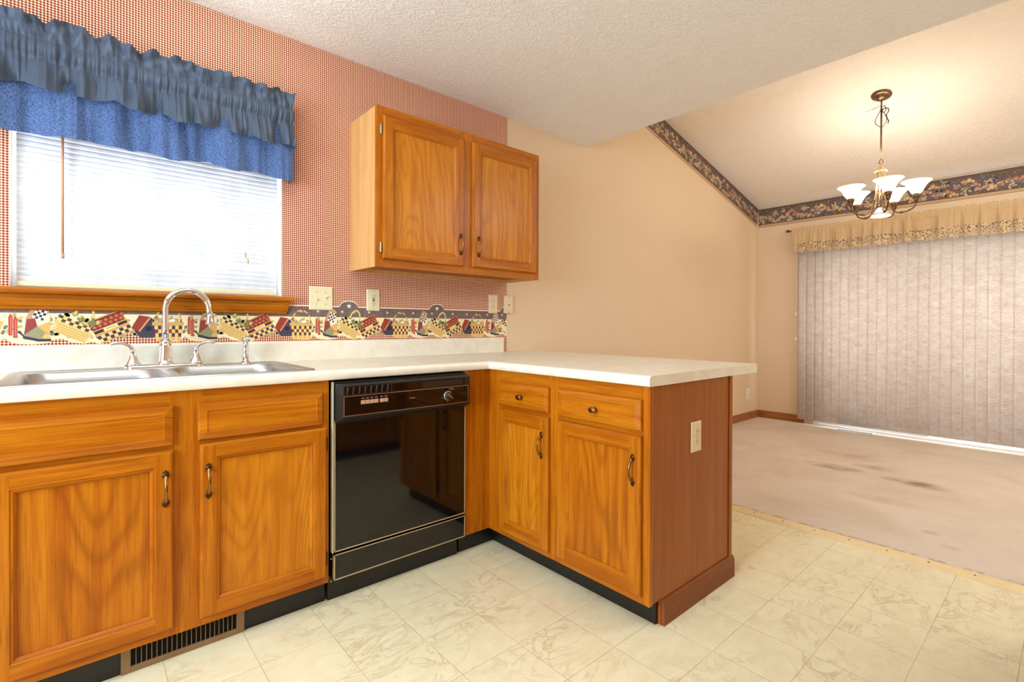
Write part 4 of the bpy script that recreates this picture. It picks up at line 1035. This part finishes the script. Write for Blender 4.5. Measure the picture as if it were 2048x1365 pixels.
    for k in range(26):
        col = rnd.choice([hexc(150, 150, 84), hexc(190, 180, 96), hexc(118, 116, 70), hexc(206, 176, 96)])
        x, y = rnd.uniform(-.046, .05), rnd.uniform(.026, .060); c, s_ = cos(rt_), sin(rt_); P.disc(s0+ca+x*c-y*s_, cb+x*s_+y*c, .0095, .006, col, tuple(k_*1.3 for k_ in col), 8, rnd.uniform(0, 3), 7)
    hp = [(.016+.030*cos(t_), .050+.050*sin(t_)) for t_ in [pi*k/10 for k in range(11)]]; hi = [(.016+.022*cos(t_), .050+.041*sin(t_)) for t_ in [pi*k/10 for k in range(11)]]
    for k in range(10): pg([hp[k], hp[k+1], hi[k+1], hi[k]], hexc(222, 196, 120), 9, -.25, ca, cb)
    # tilted apple crate
    rt_ = .47; ca, cb = .345, 1.068
    rect(-.056, .056, -.006, .050, hexc(214, 138, 74), 5, rt_, ca, cb); rect(-.051, .051, .010, .046, hexc(104, 44, 34), 6, rt_, ca, cb)
    for k in range(12):
        x, y = -.044+.0088*k, .020+.014*(k % 2); c, s_ = cos(rt_), sin(rt_); P.disc(s0+ca+x*c-y*s_, cb+x*s_+y*c, .0088, .0082, hexc(140, 48, 36), hexc(216, 124, 84), 7, rt_, 10)
    rect(-.056, .056, -.008, .009, hexc(226, 168, 98), 8, rt_, ca, cb); rect(-.054, -.024, -.005, .006, hexc(52, 50, 58), 9, rt_, ca, cb); rect(.024, .054, -.005, .006, hexc(52, 50, 58), 9, rt_, ca, cb)
    rect(-.022, .022, -.006, .007, hexc(248, 224, 160), 9, rt_, ca, cb)
    rect(-.054, .056, -.044, -.008, hexc(220, 160, 88), 5, rt_, ca, cb)
    for c_ in range(9):
        for r in range(2): rect(-.054+.0122*c_, -.042+.0122*c_, -.040+.013*r, -.028+.013*r, (hexc(58, 58, 74) if (c_+r) % 2 else hexc(236, 200, 132)), 7, rt_, ca, cb)
    vs, fs = TXT; c, s_ = cos(rt_), sin(rt_); b0 = len(P.v)
    for x, y in vs: y += .0005; P.vert(P.place(s0+ca+x*c-y*s_, cb+x*s_+y*c, 10)); P.c.append(hexc(96, 60, 40))
    for f in fs: P.face([b0+k for k in f])
    # dark bird house with red roof
    ca, cb = .446, 1.045
    pg([(-.030, .010), (-.012, -.018), (.040, -.018), (.040, .050), (.018, .068)], hexc(70, 62, 76), 4, 0, ca, cb); pg([(-.040, .018), (-.014, .072), (.020, .066), (-.016, .008)], hexc(150, 60, 44), 6, 0, ca, cb)
    pg([(-.016, .008), (.020, .066), (.024, .062), (-.012, .004)], hexc(226, 150, 104), 7, 0, ca, cb); P.disc(s0+ca+.016, cb+.018, .011, .009, hexc(30, 28, 34), hexc(50, 46, 54), 6, .3, 9)
TXT = text_tris('APPLES', .0105)
plc = lambda a, b, lay: Vector((a, -.0006-.00010*lay, b))
P = Print(plc)
BX0, BX1 = -2.5, .611
rnd = random.Random(3)
base = [(0.0, 1.008), (.038, 1.008), (.05, 1.022), (.058, 1.030), (.068, 1.018), (.09, 1.008), (.13, 1.006), (.168, 1.010), (.185, 1.024), (.205, 1.026), (.235, 1.010), (.268, 1.006), (.29, 1.012), (.31, 1.004), (.335, 1.012), (.365, 1.030), (.40, 1.046), (.43, 1.044), (.455, 1.036), (.478, 1.030), (.492, 1.010), (.528, 1.008)]
def base_z(s):
    s = (s+.684) % .528
    for (a, b), (c, d) in zip(base, base[1:]):
        if a <= s <= c: return b+(d-b)*(s-a)/(c-a)
    return 1.008
def top_z(s):
    q = (s+.684) % .528
    return 1.172+max(0, .031*sqrt(max(0, 1-((q-.235)/.048)**2)) if abs(q-.235) < .048 else 0)
xs = []; x = BX0
while x < BX1: xs.append(x); x += .006
xs.append(BX1)
for a, b in zip(xs, xs[1:]):
    P.pp([(a, base_z(a)), (b, base_z(b)), (b, 1.124), (a, 1.124)], CRM, 1)
    c = rnd.uniform(.85, 1.1); P.pp([(a, 1.120), (b, 1.120), (b, top_z(b)), (a, top_z(a))], tuple(v*c for v in hexc(118, 102, 96)), 2)
    P.pp([(a, top_z(a)-.001), (b, top_z(b)-.001), (b, top_z(b)+.0035), (a, top_z(a)+.0035)], hexc(246, 230, 204), 3)
for k in range(520):   # wood grain dashes of the printed shelf
    a = rnd.uniform(BX0, BX1-.03); b = rnd.uniform(1.122, 1.170); L_ = rnd.uniform(.008, .03); h_ = rnd.uniform(.0006, .0016)
    P.pp([(a, b), (a+L_, b+rnd.uniform(-.001, .001)), (a+L_, b+h_), (a, b+h_)], rnd.choice([hexc(72, 58, 60), hexc(140, 118, 110), hexc(88, 70, 72), hexc(120, 100, 84)]), 4)
s0 = -.684-.528*3
while s0 < .4:
    n0 = len(P.f); v0 = len(P.v); motif(P, s0)
    s0 += .528
# cut away whatever passes the paper's right edge
keepf = [k for k, f in enumerate(P.f) if max(P.v[i].x for i in f) <= BX1+.0005 and min(P.v[i].x for i in f) >= BX0-.2]
P.f = [P.f[k] for k in keepf]; P.m = [P.m[k] for k in keepf]; P.s = [P.s[k] for k in keepf]
bb = P.build('wallpaper_border', M['print'], None, (0, 0, 0), fix=False)
tag(bb, 'country basket and apple crate wallpaper border just above the backsplash', 'wallpaper border')
mb = MB(); mb.poly([(BX0, -.0004, 1.0), (BX1, -.0004, 1.0), (BX1, -.0004, 1.15), (BX0, -.0004, 1.15)]); mb.build('gingham_strip', M['gborder'], bb, fix=False)

# ------------------------------------------------------------------ fruit borders near the vault
def fruit(place, length, width, seed, density=1500):
    P = Print(place); rnd = random.Random(seed)
    n = int(length/.02)
    for k in range(n):
        a, b = length*k/n, length*(k+1)/n
        P.pp([(a, 0), (b, 0), (b, width), (a, width)], hexc(104, 84, 74), 0)
        P.pp([(a, .0), (b, 0), (b, .030), (a, .030)], hexc(206, 172, 132), 1); P.pp([(a, .004), (b, .004), (b, .008), (a, .008)], hexc(128, 84, 60), 2); P.pp([(a, .017), (b, .017), (b, .0195), (a, .0195)], hexc(150, 108, 78), 2)
        P.pp([(a, width-.006), (b, width-.006), (b, width), (a, width)], hexc(52, 38, 32), 9)
    pal = {'leaf': [hexc(118, 106, 84), hexc(134, 120, 92), hexc(102, 86, 74), hexc(140, 108, 92)], 'grape': [hexc(112, 106, 112), hexc(134, 118, 118), hexc(102, 96, 102)], 'rose': [hexc(190, 150, 130), hexc(170, 124, 110), hexc(200, 168, 140)], 'peach': [hexc(206, 158, 118), hexc(210, 178, 136), hexc(190, 130, 100)], 'cream': [hexc(206, 186, 148), hexc(190, 172, 130)]}
    def item(a, b, r, col, lay, rot=0, asp=1, n_=9, st=0):
        P.disc(min(max(a, r), length-r), min(max(b, .018), width-.014), r, r*asp, tuple(c*.55 for c in col), tuple(min(1, c*1.4) for c in col), lay, rot, n_, st)
    for k in range(int(length*260)):
        item(rnd.uniform(0, length), rnd.uniform(.035, width-.02), rnd.uniform(.010, .017), rnd.choice(pal['leaf']), 3+k % 2, rnd.uniform(0, 3), .55, 8)
    x = 0.0; i = 0
    while x < length:
        kind = ('grape', 'rose', 'cream', 'peach', 'grape', 'peach', 'rose')[i % 7]; i += 1; cy = rnd.uniform(.055, width-.055)
        if i % 2: cy = rnd.uniform(.062, width*.48)
        else: cy = rnd.uniform(width*.5, width-.045)
        if kind in ('grape', 'cream'):
            for q in range(30): item(x+rnd.gauss(0, .018), cy+rnd.gauss(0, .015), .0085, rnd.choice(pal[kind]), 5+q % 3)
        elif kind == 'rose':
            for q in range(13): a_ = rnd.uniform(0, 6.3); rr = rnd.uniform(0, .021); item(x+rr*cos(a_), cy+rr*sin(a_), .0145, rnd.choice(pal['rose']), 5+q % 3, a_, .7)
        else:
            item(x, cy, rnd.uniform(.018, .024), rnd.choice(pal['peach']), 6); item(x+.026, cy-.012, .015, rnd.choice(pal['peach']), 7); item(x-.022, cy-.014, .013, rnd.choice(pal['cream']), 7)
        x += .0215
    return P
th = math.atan(.2485); wid = .212
ux, uz = -cos(th), sin(th)          # up the slope, away from the corner
Ls = (XF-1.43)/cos(th)
nx_, nz_ = -sin(th), -cos(th)
def plS(a, b, lay):                 # a from the corner up the slope, b from the lower edge
    # b = width at the ceiling line
    p = Vector((XF, -.0006-.00010*lay, slope(XF)-.001)); d = wid-b
    X = XF+ux*a+nx_*d; Z = p.z+uz*a+nz_*d
    # mitre into the corner: keep inside the room
    if X > XF-.0005: X = XF-.0005
    return Vector((X, p.y, Z))
P = fruit(plS, Ls, wid, 11)
# small triangle that closes the corner below the slope
P.pp([(0, 0), (.0, wid), (-.0, wid)], hexc(90, 66, 56), 0)
sb = P.build('wallpaper_border', M['print'], None, (0, 0, 0), fix=False); tag(sb, 'fruit and flower wallpaper border running up the sloped ceiling line of the tan wall', 'wallpaper border', None)
P = fruit(lambda a, b, lay: Vector((XF-.0006-.00010*lay, -.001-a, 2.238+b)), 3.1, .215, 12)
fb = P.build('wallpaper_border', M['print'], None, (0, 0, 0), fix=False); tag(fb, 'fruit and flower wallpaper border running level above the patio door valance', 'wallpaper border', None)
